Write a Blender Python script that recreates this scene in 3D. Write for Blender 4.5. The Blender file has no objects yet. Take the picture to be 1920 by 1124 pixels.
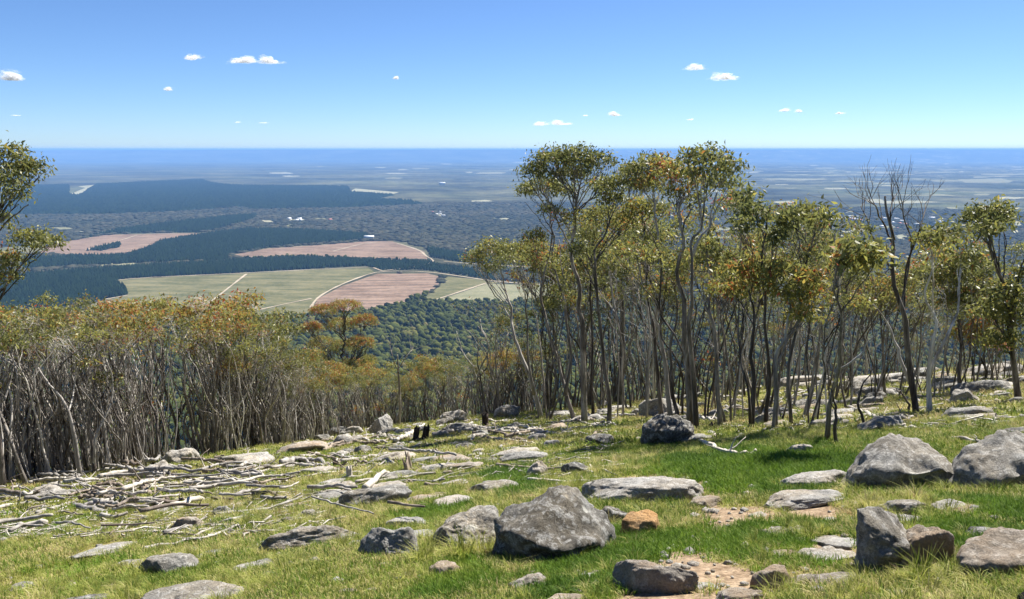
import bpy, math, random
import numpy as np
from mathutils import Vector

# ------------------------------------------------------------------ camera, sky, sun, exposure
SC = bpy.context.scene
COL = SC.collection
FPX, PITCH = 1507.0, math.radians(10.60)          # focal length in pixels of the 1920 px wide picture
cam = bpy.data.cameras.new("camera")
cam_ob = bpy.data.objects.new("camera", cam); COL.objects.link(cam_ob)
cam.sensor_width = 36.0; cam.lens = 36.0 * FPX / 1920.0
cam.clip_start = 0.1; cam.clip_end = 400000.0
cam_ob.location = (0, 0, 0); cam_ob.rotation_euler = (math.pi / 2 - PITCH, 0, 0)
SC.camera = cam_ob
SUN_EL, SUN_AZ = math.radians(55), math.radians(44)   # azimuth to the right of the view axis (+Y)
world = bpy.data.worlds.new("World"); SC.world = world; world.use_nodes = True
wn = world.node_tree.nodes; wl = world.node_tree.links
sky = wn.new("ShaderNodeTexSky"); sky.sky_type = 'NISHITA'; sky.sun_disc = False
sky.sun_elevation = SUN_EL; sky.sun_rotation = SUN_AZ
sky.altitude = 2500; sky.air_density = 0.9; sky.dust_density = 1.2; sky.ozone_density = 10.0
wl.new(sky.outputs[0], wn["Background"].inputs[0]); wn["Background"].inputs[1].default_value = 0.058
sl = bpy.data.lights.new("sun", 'SUN'); sl.energy = 5.0; sl.angle = math.radians(0.53); sl.color = (1.0, 0.955, 0.88)
so = bpy.data.objects.new("sun", sl); COL.objects.link(so)
SUNV = Vector((math.sin(SUN_AZ) * math.cos(SUN_EL), math.cos(SUN_AZ) * math.cos(SUN_EL), math.sin(SUN_EL)))
so.rotation_euler = SUNV.to_track_quat('Z', 'Y').to_euler()
so.location = SUNV * 60
SC.view_settings.view_transform = 'Standard'; SC.view_settings.look = 'None'
SC.view_settings.gamma = 1.0; SC.view_settings.exposure = 1.38; SC.view_settings.use_curve_mapping = False
SC.render.engine = 'CYCLES'
SC.cycles.use_denoising = True
SC.cycles.max_bounces = 5; SC.cycles.diffuse_bounces = 3; SC.cycles.glossy_bounces = 2
SC.cycles.transmission_bounces = 2; SC.cycles.transparent_max_bounces = 80; SC.cycles.volume_bounces = 0

# ------------------------------------------------------------------ helpers
R = np.random.RandomState(11)
random.seed(5)

def tag(o, label=None, cat=None, group=None, kind=None):
    if label: o["label"] = label
    if cat: o["category"] = cat
    if group: o["group"] = group
    if kind: o["kind"] = kind
    return o

def obj(name, data, parent=None):
    o = bpy.data.objects.new(name, data); COL.objects.link(o)
    if parent is not None: o.parent = parent
    return o

def empty(name, loc, rz=0.0, s=1.0):
    o = obj(name, None); o.location = loc; o.rotation_euler = (0, 0, rz); o.scale = (s, s, s)
    o.empty_display_size = 0.2
    return o

def mesh_np(name, V, F, mat=None, smooth=False, attrs=None):
    """V (n,3), F a list of (m,k) index arrays; attrs {name: (n,) or (n,3)} on points"""
    me = bpy.data.meshes.new(name)
    V = np.asarray(V, dtype=np.float32)
    if not isinstance(F, (list, tuple)): F = [F]
    F = [np.asarray(f, dtype=np.int32) for f in F if len(f)]
    me.vertices.add(len(V)); me.vertices.foreach_set("co", V.ravel())
    nl = sum(f.size for f in F); npoly = sum(len(f) for f in F)
    if npoly:
        me.loops.add(nl); me.polygons.add(npoly)
        starts, vi, p = [], [], 0
        for f in F:
            k = f.shape[1]
            starts.append(p + np.arange(len(f), dtype=np.int32) * k); p += f.size
            vi.append(f.ravel())
        me.polygons.foreach_set("loop_start", np.concatenate(starts).astype(np.int32))
        me.loops.foreach_set("vertex_index", np.concatenate(vi).astype(np.int32))
        if smooth: me.polygons.foreach_set("use_smooth", np.ones(npoly, dtype=bool))
    for k, a in (attrs or {}).items():
        a = np.asarray(a, dtype=np.float32)
        if a.ndim == 1:
            at_ = me.attributes.new(k, 'FLOAT', 'POINT'); at_.data.foreach_set("value", a)
        else:
            at_ = me.attributes.new(k, 'FLOAT_VECTOR', 'POINT'); at_.data.foreach_set("vector", a.ravel())
    me.update(calc_edges=True)
    if mat: me.materials.append(mat)
    return me

class MB:
    """collects vertices, faces and one tint value per vertex"""
    def __init__(s): s.V = []; s.F3 = []; s.F4 = []; s.T = []; s.n = 0
    def add(s, V, F, t=0.0):
        V = np.asarray(V, dtype=np.float64); F = np.asarray(F, dtype=np.int64)
        s.V.append(V); (s.F3 if F.shape[1] == 3 else s.F4).append(F + s.n); s.n += len(V)
        s.T.append(np.broadcast_to(np.asarray(t, dtype=np.float32), (len(V),)))
    def mesh(s, name, mat=None, smooth=False):
        F = []
        if s.F3: F.append(np.concatenate(s.F3))
        if s.F4: F.append(np.concatenate(s.F4))
        return mesh_np(name, np.concatenate(s.V), F, mat, smooth, {"tint": np.concatenate(s.T)})

def smooth01(a, b, x):
    t = np.clip((np.asarray(x, dtype=np.float64) - a) / (b - a), 0, 1); return t * t * (3 - 2 * t)

def _hash(ix, iy, iz, seed):
    h = (ix.astype(np.int64) * 374761393 + iy.astype(np.int64) * 668265263 + iz.astype(np.int64) * 2147483647 + seed * 974711) & 0xffffffff
    h = ((h ^ (h >> 13)) * 1274126177) & 0xffffffff
    h = ((h ^ (h >> 16)) * 2246822519) & 0xffffffff
    return ((h ^ (h >> 15)) & 0xffffff) / float(0xffffff)

def vnoise(P, seed=0):
    P = np.asarray(P, dtype=np.float64)
    I = np.floor(P); f = P - I; f = f * f * (3 - 2 * f); I = I.astype(np.int64)
    out = 0
    for dx in (0, 1):
        for dy in (0, 1):
            for dz in (0, 1):
                w = (f[:, 0] if dx else 1 - f[:, 0]) * (f[:, 1] if dy else 1 - f[:, 1]) * (f[:, 2] if dz else 1 - f[:, 2])
                out = out + w * _hash(I[:, 0] + dx, I[:, 1] + dy, I[:, 2] + dz, seed)
    return out * 2 - 1

def fbm(P, octv=4, seed=0, gain=0.5):
    a, s, out = 1.0, 1.0, 0
    for i in range(octv):
        out = out + a * vnoise(np.asarray(P) * s + 17.3 * i, seed + i); a *= gain; s *= 2.03
    return out

def fbm2(x, y, sc, octv=3, seed=0):
    x = np.atleast_1d(np.asarray(x, dtype=np.float64)); y = np.atleast_1d(np.asarray(y, dtype=np.float64))
    s = x.shape; x = x.ravel() / sc; y = y.ravel() / sc
    return fbm(np.stack([x, y, np.full_like(x, 0.37)], 1), octv, seed).reshape(s)

# ------------------------------------------------------------------ the lie of the land (eye at the origin)
EARTH = 12.74e6
GR = np.array([0, 100, 200, 300, 600, 1000, 1400, 1750, 2000, 1e7])
GZ = np.array([-30, -58, -112, -165, -265, -335, -388, -412, -420, -420])
EX = np.array([-60, -25, -16, -13, -8, 0, 10, 22, 60]); EY = np.array([18, 24, 28, 33, 45, 45, 44, 42, 44])

def height(x, y):
    x = np.asarray(x, dtype=np.float64); y = np.asarray(y, dtype=np.float64)
    r = np.hypot(x, y)
    zn = -1.72 - 0.30 * y + 0.11 * np.clip(x, -60, 60)
    zn = zn + 0.10 * fbm2(x, y, 3.1, 3, 4).reshape(x.shape) + 0.22 * fbm2(x, y, 9.0, 2, 9).reshape(x.shape) * smooth01(4, 20, r)
    t = np.maximum(0, y - np.interp(x, EX, EY))
    zn = zn - 0.28 * t * t / (t + 12)
    g = np.interp(r, GR, GZ) - r * r / EARTH + 6 * fbm2(x, y, 160.0, 3, 21).reshape(x.shape) * smooth01(150, 500, r) * (1 - smooth01(1700, 2000, r))
    w = smooth01(70, 260, r)
    return zn * (1 - w) + g * w

CP, SP = math.cos(PITCH), math.sin(PITCH)
def ray(px, py):
    u = (px - 960.0) / FPX; v = (562.0 - py) / FPX
    return np.array([u, CP + v * SP, -SP + v * CP])

def at(px, py, Y):
    """the point at depth Y (metres ahead) that lies in the direction of picture point px, py"""
    d = ray(px, py); return d * (Y / d[1])

GX, GY = np.arange(-95, 95.1, 0.25), np.arange(0, 150.1, 0.25)
_mx, _my = np.meshgrid(GX, GY); GH = height(_mx, _my)              # a table of the near ground, for quick look-up
def hlook(x, y):
    u = np.clip((np.asarray(x) + 95) * 4, 0, len(GX) - 1.001); v = np.clip(np.asarray(y) * 4, 0, len(GY) - 1.001)
    i = u.astype(int) if isinstance(u, np.ndarray) else int(u); j = v.astype(int) if isinstance(v, np.ndarray) else int(v)
    u = u - i; v = v - j
    return (GH[j, i] * (1 - u) + GH[j, i + 1] * u) * (1 - v) + (GH[j + 1, i] * (1 - u) + GH[j + 1, i + 1] * u) * v

TS = np.geomspace(2.0, 140.0, 420)
def ground(px, py):
    """where that direction meets the near ground"""
    d = ray(px, py); d = d / np.linalg.norm(d)
    P = d[None, :] * TS[:, None]
    below = P[:, 2] < hlook(P[:, 0], P[:, 1])
    i = int(np.argmax(below)) if below.any() else len(TS) - 1
    a, b = TS[max(i - 1, 0)], TS[i]
    for _ in range(14):
        m = 0.5 * (a + b); p = d * m
        if p[2] < float(hlook(p[0], p[1])): b = m
        else: a = m
    p = d * b; return np.array([p[0], p[1], float(hlook(p[0], p[1]))])

def zat(x, y): return float(hlook(float(x), float(y)))

# ------------------------------------------------------------------ materials
class NT:
    def __init__(s, name):
        s.m = bpy.data.materials.new(name); s.m.use_nodes = True
        s.t = s.m.node_tree; s.b = s.t.nodes["Principled BSDF"]; s.out = s.t.nodes["Material Output"]
    def n(s, typ, **kw):
        nd = s.t.nodes.new(typ)
        for k, v in kw.items():
            if k.startswith("i_"):
                key = k[2:]; key = int(key) if key.isdigit() else key.replace("_", " ")
                if isinstance(v, bpy.types.NodeSocket): s.t.links.new(v, nd.inputs[key])
                else: nd.inputs[key].default_value = v
            else: setattr(nd, k, v)
        return nd
    def link(s, a, b): s.t.links.new(a, b)
    def ramp(s, fac, stops, interp='LINEAR'):
        r = s.n("ShaderNodeValToRGB"); r.color_ramp.interpolation = interp
        e = r.color_ramp.elements
        e[0].position, e[0].color = stops[0][0], (*stops[0][1], 1)
        e[1].position, e[1].color = stops[-1][0], (*stops[-1][1], 1)
        for p, c in stops[1:-1]:
            x = e.new(p); x.color = (*c, 1)
        s.link(fac, r.inputs[0]); return r.outputs[0]
    def noise(s, vec, scale, detail=4.0, rough=0.55, dist=0.0):
        nd = s.n("ShaderNodeTexNoise"); nd.inputs["Scale"].default_value = scale
        nd.inputs["Detail"].default_value = detail; nd.inputs["Roughness"].default_value = rough; nd.inputs["Distortion"].default_value = dist
        if vec is not None: s.link(vec, nd.inputs["Vector"])
        return nd.outputs["Fac"]
    def mix(s, fac, a, b, blend='MIX'):
        nd = s.n("ShaderNodeMix", data_type='RGBA', blend_type=blend)
        for k, v in ((0, fac), (6, a), (7, b)):
            if isinstance(v, bpy.types.NodeSocket): s.link(v, nd.inputs[k])
            elif k == 0: nd.inputs[0].default_value = v
            else: nd.inputs[k].default_value = (*v, 1)
        return nd.outputs[2]
    def math(s, op, a, b=0.0, clamp=False):
        nd = s.n("ShaderNodeMath", operation=op); nd.use_clamp = clamp
        for k, v in ((0, a), (1, b)):
            if isinstance(v, bpy.types.NodeSocket): s.link(v, nd.inputs[k])
            else: nd.inputs[k].default_value = v
        return nd.outputs[0]
    def attr(s, name, typ='GEOMETRY', out="Fac"):
        return s.n("ShaderNodeAttribute", attribute_name=name, attribute_type=typ).outputs[out]
    def pos(s): return s.n("ShaderNodeNewGeometry").outputs["Position"]
    def objco(s): return s.n("ShaderNodeTexCoord").outputs["Object"]
    def scale(s, vec, sc):
        m = s.n("ShaderNodeMapping"); m.inputs["Scale"].default_value = sc; s.link(vec, m.inputs["Vector"]); return m.outputs[0]
    def bump(s, h, strength, dist):
        b = s.n("ShaderNodeBump"); b.inputs["Strength"].default_value = strength; b.inputs["Distance"].default_value = dist
        s.link(h, b.inputs["Height"]); s.link(b.outputs[0], s.b.inputs["Normal"]); return b
    def done(s, col, rough=0.8, spec=0.3):
        if isinstance(col, bpy.types.NodeSocket): s.link(col, s.b.inputs["Base Color"])
        else: s.b.inputs["Base Color"].default_value = (*col, 1)
        s.b.inputs["Roughness"].default_value = rough; s.b.inputs["Specular IOR Level"].default_value = spec
        return s.m

def mat_meadow():
    t = NT("meadow_soil"); p = t.pos()
    a = t.noise(p, 0.9, 6, 0.65); b = t.noise(p, 7.0, 5, 0.7)
    c = t.ramp(a, [(0.3, (0.10, 0.125, 0.028)), (0.5, (0.19, 0.19, 0.055)), (0.68, (0.27, 0.21, 0.09))])
    soil = t.ramp(b, [(0.3, (0.16, 0.105, 0.062)), (0.55, (0.32, 0.235, 0.155)), (0.75, (0.46, 0.37, 0.265))])
    d = t.math('ADD', t.attr("dirt"), t.math('MULTIPLY', t.math('SUBTRACT', b, 0.5), 0.9), True)
    d = t.ramp(d, [(0.35, (0, 0, 0)), (0.6, (1, 1, 1))])
    col = t.mix(d, c, soil)
    speck = t.ramp(t.noise(p, 26.0, 3, 0.6), [(0.35, (0.4, 0.4, 0.4)), (0.65, (1, 1, 1))])
    col = t.mix(0.75, col, speck, 'MULTIPLY')
    t.bump(t.noise(p, 18.0, 4, 0.7), 0.7, 0.04)
    return t.done(col, 0.95, 0.1)

def mat_plain():
    t = NT("woodland_plain"); p = t.pos()
    big = t.noise(t.scale(p, (1 / 2600, 1 / 2600, 0)), 1.0, 5, 0.6)
    mid = t.noise(t.scale(p, (1 / 170, 1 / 170, 0)), 1.0, 6, 0.7)
    fine = t.noise(t.scale(p, (1 / 26, 1 / 26, 0)), 1.0, 3, 0.7)
    c = t.ramp(big, [(0.35, (0.040, 0.047, 0.027)), (0.5, (0.072, 0.072, 0.044)), (0.66, (0.070, 0.080, 0.040))])
    m = t.ramp(mid, [(0.3, (0.45, 0.45, 0.5)), (0.5, (1, 1, 1)), (0.72, (1.5, 1.45, 1.3))])
    f = t.ramp(fine, [(0.3, (0.45, 0.45, 0.45)), (0.7, (1.4, 1.4, 1.4))])
    c = t.mix(1.0, c, m, 'MULTIPLY'); c = t.mix(0.7, c, f, 'MULTIPLY')
    bands = t.ramp(t.noise(t.scale(p, (1 / 1500, 1 / 1100, 0)), 1.0, 6, 0.65, 0.5), [(0.36, (0.45,) * 3), (0.5, (0.95,) * 3), (0.64, (1.7, 1.65, 1.5))]); c = t.mix(1.0, c, bands, 'MULTIPLY')
    farm = t.ramp(t.noise(t.scale(p, (1 / 800, 1 / 520, 0)), 1.0, 5, 0.62, 0.8), [(0.585, (0,) * 3), (0.61, (1,) * 3)])
    sx = t.n("ShaderNodeSeparateXYZ"); t.link(p, sx.inputs[0])
    east = t.math('DIVIDE', t.math('ADD', sx.outputs[0], 1500.0), 7000.0, True); out = t.math('DIVIDE', t.math('SUBTRACT', sx.outputs[1], 6200.0), 3000.0, True)
    c = t.mix(t.math('MULTIPLY', farm, t.math('MULTIPLY', east, out)), c, t.ramp(mid, [(0.35, (0.13, 0.145, 0.075)), (0.65, (0.36, 0.33, 0.22))]))
    return t.done(c, 1.0, 0.0)

def mat_field(name, c1, c2, stripe=0.0, ang=0.0, period=26.0, cs=(0.1, 0.07, 0.05)):
    t = NT(name); p = t.pos()
    a = t.noise(t.scale(p, (1 / 140, 1 / 60, 0)), 1.0, 6, 0.7); b = t.noise(t.scale(p, (1 / 14, 1 / 14, 0)), 1.0, 4, 0.7)
    s = t.math('ADD', t.math('MULTIPLY', a, 0.65), t.math('MULTIPLY', b, 0.35))
    col = t.ramp(s, [(0.40, c1), (0.58, c2)])
    if stripe:
        m = t.n("ShaderNodeMapping"); m.inputs["Rotation"].default_value = (0, 0, ang); m.inputs["Scale"].default_value = (1 / period,) * 3
        t.link(p, m.inputs["Vector"])
        w = t.n("ShaderNodeTexWave", wave_type='BANDS', bands_direction='Y'); w.inputs["Scale"].default_value = 0.314
        w.inputs["Distortion"].default_value = 2.2; w.inputs["Detail"].default_value = 2.5; w.inputs["Detail Scale"].default_value = 0.35
        t.link(m.outputs[0], w.inputs["Vector"])
        k = t.ramp(w.outputs["Fac"], [(0.0, (1, 1, 1)), (0.34, (0, 0, 0))])
        k = t.math('MULTIPLY', k, t.ramp(t.noise(t.scale(p, (1 / 90, 1 / 90, 0)), 1.0, 3, 0.6), [(0.35, (0.15,) * 3), (0.6, (stripe,) * 3)]))
        col = t.mix(k, col, cs)
    return t.done(col, 1.0, 0.0)

def mat_tinted(name, stops, rough=1.0, spec=0.0, noise_sc=None):
    t = NT(name); col = t.ramp(t.attr("tint"), stops)
    if noise_sc:
        n = t.ramp(t.noise(t.pos(), noise_sc, 3, 0.7), [(0.3, (0.55,) * 3), (0.7, (1.35,) * 3)])
        col = t.mix(1.0, col, n, 'MULTIPLY')
    return t.done(col, rough, spec)

M = {}
M["meadow"] = mat_meadow(); M["plain"] = mat_plain()
M["pasture"] = mat_field("pasture", (0.070, 0.074, 0.034), (0.155, 0.140, 0.074), 0.5, 0.12, 64, (0.055, 0.065, 0.03))
M["pasture_pale"] = mat_field("pale_pasture", (0.12, 0.125, 0.07), (0.20, 0.19, 0.12))
M["felled"] = mat_field("felled_ground", (0.120, 0.082, 0.058), (0.230, 0.165, 0.122), 0.6, -0.10, 50, (0.045, 0.035, 0.026))
M["clearing"] = mat_field("dry_clearing", (0.13, 0.14, 0.085), (0.30, 0.28, 0.20))
M["track"] = mat_field("gravel_track", (0.24, 0.20, 0.145), (0.36, 0.31, 0.235))
M["pine"] = mat_tinted("pine_needles", [(0.0, (0.004, 0.009, 0.006)), (1.0, (0.012, 0.022, 0.010))])
M["canopy"] = mat_tinted("eucalypt_canopy", [(0.0, (0.020, 0.027, 0.008)), (0.4, (0.048, 0.058, 0.015)), (0.75, (0.080, 0.084, 0.021)), (1.0, (0.115, 0.095, 0.040))])
M["wood_far"] = mat_tinted("far_woodland", [(0.0, (0.024, 0.029, 0.019)), (0.5, (0.042, 0.043, 0.027)), (1.0, (0.068, 0.063, 0.042))])
# ------------------------------------------------------------------ ground: the meadow slope, then the land down to the plain
DIRT = [(1305, 1052, 60, 20, 0.75), (1330, 1002, 60, 16, 0.7), (1365, 985, 60, 14, 0.7), (1190, 905, 70, 14, 0.6), (1330, 1085, 120, 48, 1.0), (1290, 1120, 170, 34, 1.0), (1400, 968, 95, 30, 0.7), (1240, 925, 130, 24, 0.6), (1530, 960, 70, 18, 0.8), (1310, 1020, 65, 28, 0.55),
        (1560, 1040, 70, 25, 0.8), (1500, 1085, 110, 22, 0.7), (1180, 910, 60, 20, 0.5), (1330, 945, 60, 15, 0.7), (220, 1075, 60, 14, 0.5),
        (960, 1040, 40, 16, 0.4), (1000, 1110, 60, 14, 0.35), (40, 1095, 60, 16, 0.45), (1720, 1100, 40, 20, 0.45), (870, 1070, 40, 12, 0.35)]
LAWN = [(1380, 880, 170, 38), (1430, 1010, 170, 40), (1230, 1040, 110, 45), (1560, 870, 60, 30), (1800, 1000, 110, 45), (850, 1090, 70, 30), (960, 900, 60, 25),
        (830, 960, 60, 18), (1500, 900, 60, 30), (1850, 950, 90, 25), (1700, 900, 100, 25), (1090, 1085, 110, 35)]
def world_ellipses(lst):
    out = []
    for e in lst:
        c = ground(e[0], e[1]); a = ground(e[0] + e[2], e[1]); b = ground(e[0], e[1] - e[3])
        out.append((c[0], c[1], abs(a[0] - c[0]) + 0.05, abs(b[1] - c[1]) + 0.05, e[4] if len(e) > 4 else 1.0))
    return out
WD, WLN = world_ellipses(DIRT), world_ellipses(LAWN)
def emask(lst, x, y):
    m = np.zeros(np.shape(x))
    for cx, cy, rx, ry, s in lst:
        q = np.hypot((x - cx) / rx, (y - cy) / ry)
        m = np.maximum(m, s * (1 - smooth01(0.35, 1.3, q)))
    return np.clip(m + 0.45 * fbm2(x, y, 0.45, 3, 60) * (m > 0.02), 0, 1)

def polar(name, r0, r1, nr, na, half, mat, dirt=False):
    rr = np.geomspace(r0, r1, nr); aa = np.linspace(-half, half, na)
    A, Q = np.meshgrid(aa, rr)
    x = (np.sin(A) * Q).ravel(); y = (np.cos(A) * Q).ravel(); z = height(x, y)
    i = np.arange(nr - 1)[:, None] * na + np.arange(na - 1)[None, :]
    F = np.stack([i, i + 1, i + na + 1, i + na], -1).reshape(-1, 4)[:, ::-1]
    at_ = {"dirt": emask(WD, x, y)} if dirt else None
    o = obj(name, mesh_np(name, np.stack([x, y, z], 1), F, mat, True, at_))
    return tag(o, kind="structure")
HALF = math.radians(62)
tag(polar("ground", 1.2, 110, 330, 300, HALF, M["meadow"], True), "rocky grass slope falling away from the lookout")
tag(polar("terrain", 110, 74000, 260, 200, HALF, M["plain"]), "wooded plain stretching to the horizon")

def plain_pt(px, py, lift=0.0):
    d = ray(px, py); k = math.hypot(d[0], d[1]); d = d / k; t = 420.0 / max(-d[2], 1e-4)   # the flat plain, earth's curve included
    for _ in range(6): t = min((420.0 + t * t / EARTH) / max(-d[2], 1e-4), 71000.0)
    return np.array([d[0] * t, d[1] * t, -420.0 - t * t / EARTH + lift])

def clip_poly(pts, n=4):
    """round the outline a little: subdivide the edges with a slight wander"""
    P = np.array(pts, dtype=float); out = []
    for a, b in zip(P, np.roll(P, -1, 0)):
        L = np.linalg.norm(b - a); k = max(1, int(L / 45))
        for j in range(k):
            q = a + (b - a) * j / k
            if j: q = q + R.normal(0, min(2.5, L * 0.02), 2) * (1, 0.15)
            out.append(q)
    return out

def sheet(name, label, pts, mat, lift):
    pts = clip_poly(pts)
    V = np.array([plain_pt(x, y, lift) for x, y in pts])
    me = bpy.data.meshes.new(name)
    me.from_pydata([tuple(v) for v in V], [], [tuple(range(len(V)))])
    me.materials.append(mat); me.update()
    if me.polygons[0].normal.z < 0: me.flip_normals()
    return tag(obj(name, me), label, kind="structure"), V

def sheet_ribbon(name, label, pts, width, mat, lift):
    P = np.array([plain_pt(x, y, lift) for x, y in pts])
    Q = [P[0]]
    for a, b in zip(P[:-1], P[1:]):
        n = max(1, int(np.linalg.norm(b - a) / 60))
        for j in range(1, n + 1): Q.append(a + (b - a) * j / n)
    Q = np.array(Q); Q[:, 2] = height(Q[:, 0], Q[:, 1]) + lift
    for _ in range(2): Q[1:-1, :2] = 0.5 * Q[1:-1, :2] + 0.25 * (Q[:-2, :2] + Q[2:, :2])
    T = np.gradient(Q, axis=0)[:, :2]; T /= np.linalg.norm(T, axis=1)[:, None] + 1e-9
    N = np.stack([-T[:, 1], T[:, 0]], 1) * (width * 0.5) * (1 + 0.25 * R.normal(0, 1, len(Q)))[:, None]
    V = np.concatenate([np.c_[Q[:, :2] + N, Q[:, 2]], np.c_[Q[:, :2] - N, Q[:, 2]]])
    n = len(Q); i = np.arange(n - 1)
    return tag(obj(name, mesh_np(name, V, np.stack([i + n, i + n + 1, i + 1, i], 1), mat)), label, kind="structure")

FIELDS = [
    ("field", "large pale green pasture below the hill", [(150, 574), (190, 565), (240, 554), (236, 541), (214, 528), (240, 524), (400, 517), (560, 508), (690, 503), (702, 511), (640, 535), (594, 559), (584, 577), (592, 592), (430, 606), (250, 612)], "pasture"),
    ("field", "pink brown felled field beside the pasture", [(586, 580), (596, 561), (642, 537), (708, 514), (800, 513), (826, 520), (822, 536), (797, 556), (745, 574), (650, 592), (592, 594)], "felled"),
    ("field", "small green field right of the felled ground", [(832, 519), (900, 525), (935, 531), (880, 541), (806, 566), (760, 578), (798, 558), (825, 537)], "pasture"),
    ("field", "pale field behind the leftmost grove tree", [(812, 567), (912, 533), (1020, 536), (1090, 545), (1040, 566), (900, 572)], "pasture_pale"),
    ("field", "long pinkish felled field between the pine blocks", [(430, 480), (500, 467), (690, 453), (735, 453), (795, 472), (802, 488), (740, 488), (640, 484), (560, 481), (470, 486)], "felled"),
    ("field", "felled field at the far end of the pine blocks", [(60, 474), (100, 457), (200, 441), (370, 438), (382, 441), (302, 453), (286, 462), (240, 478), (150, 480)], "felled"),
    ("field", "grey green paddock near the edge of the picture", [(-40, 476), (0, 466), (42, 461), (92, 468), (60, 477)], "pasture"),
    ("field", "thin pale airstrip shaped clearing in the pines", [(130, 365), (160, 353), (146, 350), (178, 347), (146, 367)], "clearing"),
    ("field", "bright green strip at the end of the pines", [(655, 360), (666, 354), (748, 361), (735, 365)], "clearing"),
    ("field", "low pale knoll between two pine blocks", [(170, 498), (250, 491), (276, 496), (230, 503)], "pasture_pale"),
]
for nm, lb, pts, mk in FIELDS: sheet(nm, lb, pts, M[mk], 1.0)
TRACKS = [
    [(583, 578), (592, 560), (640, 534), (702, 511), (716, 509), (790, 509), (870, 520), (930, 530), (1010, 535), (1080, 538)],
    [(430, 597), (492, 580), (584, 561)], [(212, 528), (240, 523), (400, 516), (560, 508), (690, 502)], [(716, 509), (700, 503)],
    [(782, 500), (832, 491), (802, 486), (790, 471), (732, 453), (690, 455), (625, 472)], [(832, 491), (880, 496), (990, 502)], [(806, 567), (912, 532)], [(160, 569), (240, 555)],
    [(160, 470), (232, 450), (264, 439), (372, 438)], [(390, 572), (430, 540), (462, 515)], [(716, 509), (760, 506), (782, 500)]]
TL = ["track between the pasture and the felled field", "track crossing the big pasture", "track along the upper edge of the big pasture", "short spur track at the junction",
      "track round the end of the long felled field", "track leading off behind the grove", "straight track across the small green field", "track at the near corner of the pasture",
      "track through the far felled field", "faint diagonal track over the pasture", "track linking the two felled fields"]
for pts, lb in zip(TRACKS, TL): sheet_ribbon("road", lb, pts, 7.5, M["track"], 2.0)

# far clearings: pale strips scattered over the plain, more of them towards the right
def blob_px(cx, cy, w, h, rs):
    n = 9; a = np.linspace(0, 2 * math.pi, n, endpoint=False) + rs.uniform(0, 0.3, n)
    k = rs.uniform(0.55, 1.1, n)
    return [(cx + math.cos(t) * w * q, cy + math.sin(t) * h * q) for t, q in zip(a, k)]
rs = np.random.RandomState(3)
spots = [(530, 325, 28, 2), (545, 331, 18, 1.5), (600, 313, 8, 1.2), (740, 326, 26, 2), (735, 335, 22, 1.6), (920, 325, 40, 2.5), (860, 295, 60, 2), (940, 292, 55, 2.5), (1160, 300, 50, 2), (1420, 290, 60, 2),
         (1190, 292, 30, 1.5), (1400, 312, 22, 1.5), (1490, 337, 70, 2.5), (1600, 341, 45, 2), (1640, 324, 60, 1.5), (1770, 340, 40, 2), (1850, 340, 70, 5), (1760, 324, 40, 1.5), (1880, 328, 50, 2), (1640, 378, 18, 4),
         (1700, 380, 60, 3.5), (1900, 372, 40, 2.5), (1840, 366, 22, 2), (1575, 411, 14, 3), (1610, 434, 26, 4), (1660, 428, 30, 4), (1690, 446, 16, 5), (1350, 431, 32, 5), (1340, 447, 40, 4), (1430, 436, 20, 4),
         (1625, 497, 24, 4), (1585, 575, 30, 5), (1480, 490, 30, 3), (560, 414, 26, 2), (600, 412, 16, 2), (500, 416, 20, 2), (825, 404, 9, 4), (945, 412, 12, 3), (900, 378, 26, 2.5), (120, 430, 26, 2.5), (150, 436, 22, 1.5), (1565, 355, 30, 2)]
for i in range(110):
    x = 600 + 1340 * rs.uniform() ** 0.7; y = rs.uniform(287, 330) if rs.uniform() < 0.5 else rs.uniform(330, 520)
    if y > 345 and x < 1300 or y > 450 and x < 1480: continue
    spots.append((x, y, rs.uniform(5, 30) * (0.6 if y < 300 else 1), rs.uniform(0.5, 1.6) * (1 + max(0, y - 320) / 60)))
FAR_CLEAR = []
for i, (x, y, w, h) in enumerate(spots):
    bp = blob_px(x, y, w, h, rs)
    if y > 345: FAR_CLEAR.append(bp)
    sheet("field", "pale clearing far out on the plain", bp, M["clearing"] if rs.uniform() < 0.6 else M["pasture_pale"], 3.0)

# ------------------------------------------------------------------ pine plantations: every pine a cone in one mass per block
def inside(poly, x, y):
    px, py = poly[:, 0], poly[:, 1]; qx, qy = np.roll(px, -1), np.roll(py, -1)
    c = np.zeros(len(x), dtype=bool)
    for a, b, e, f in zip(px, py, qx, qy):
        hit = ((b > y) != (f > y)); xi = a + (y - b) * (e - a) / (f - b + 1e-12)
        c ^= hit & (x < xi)
    return c

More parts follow.
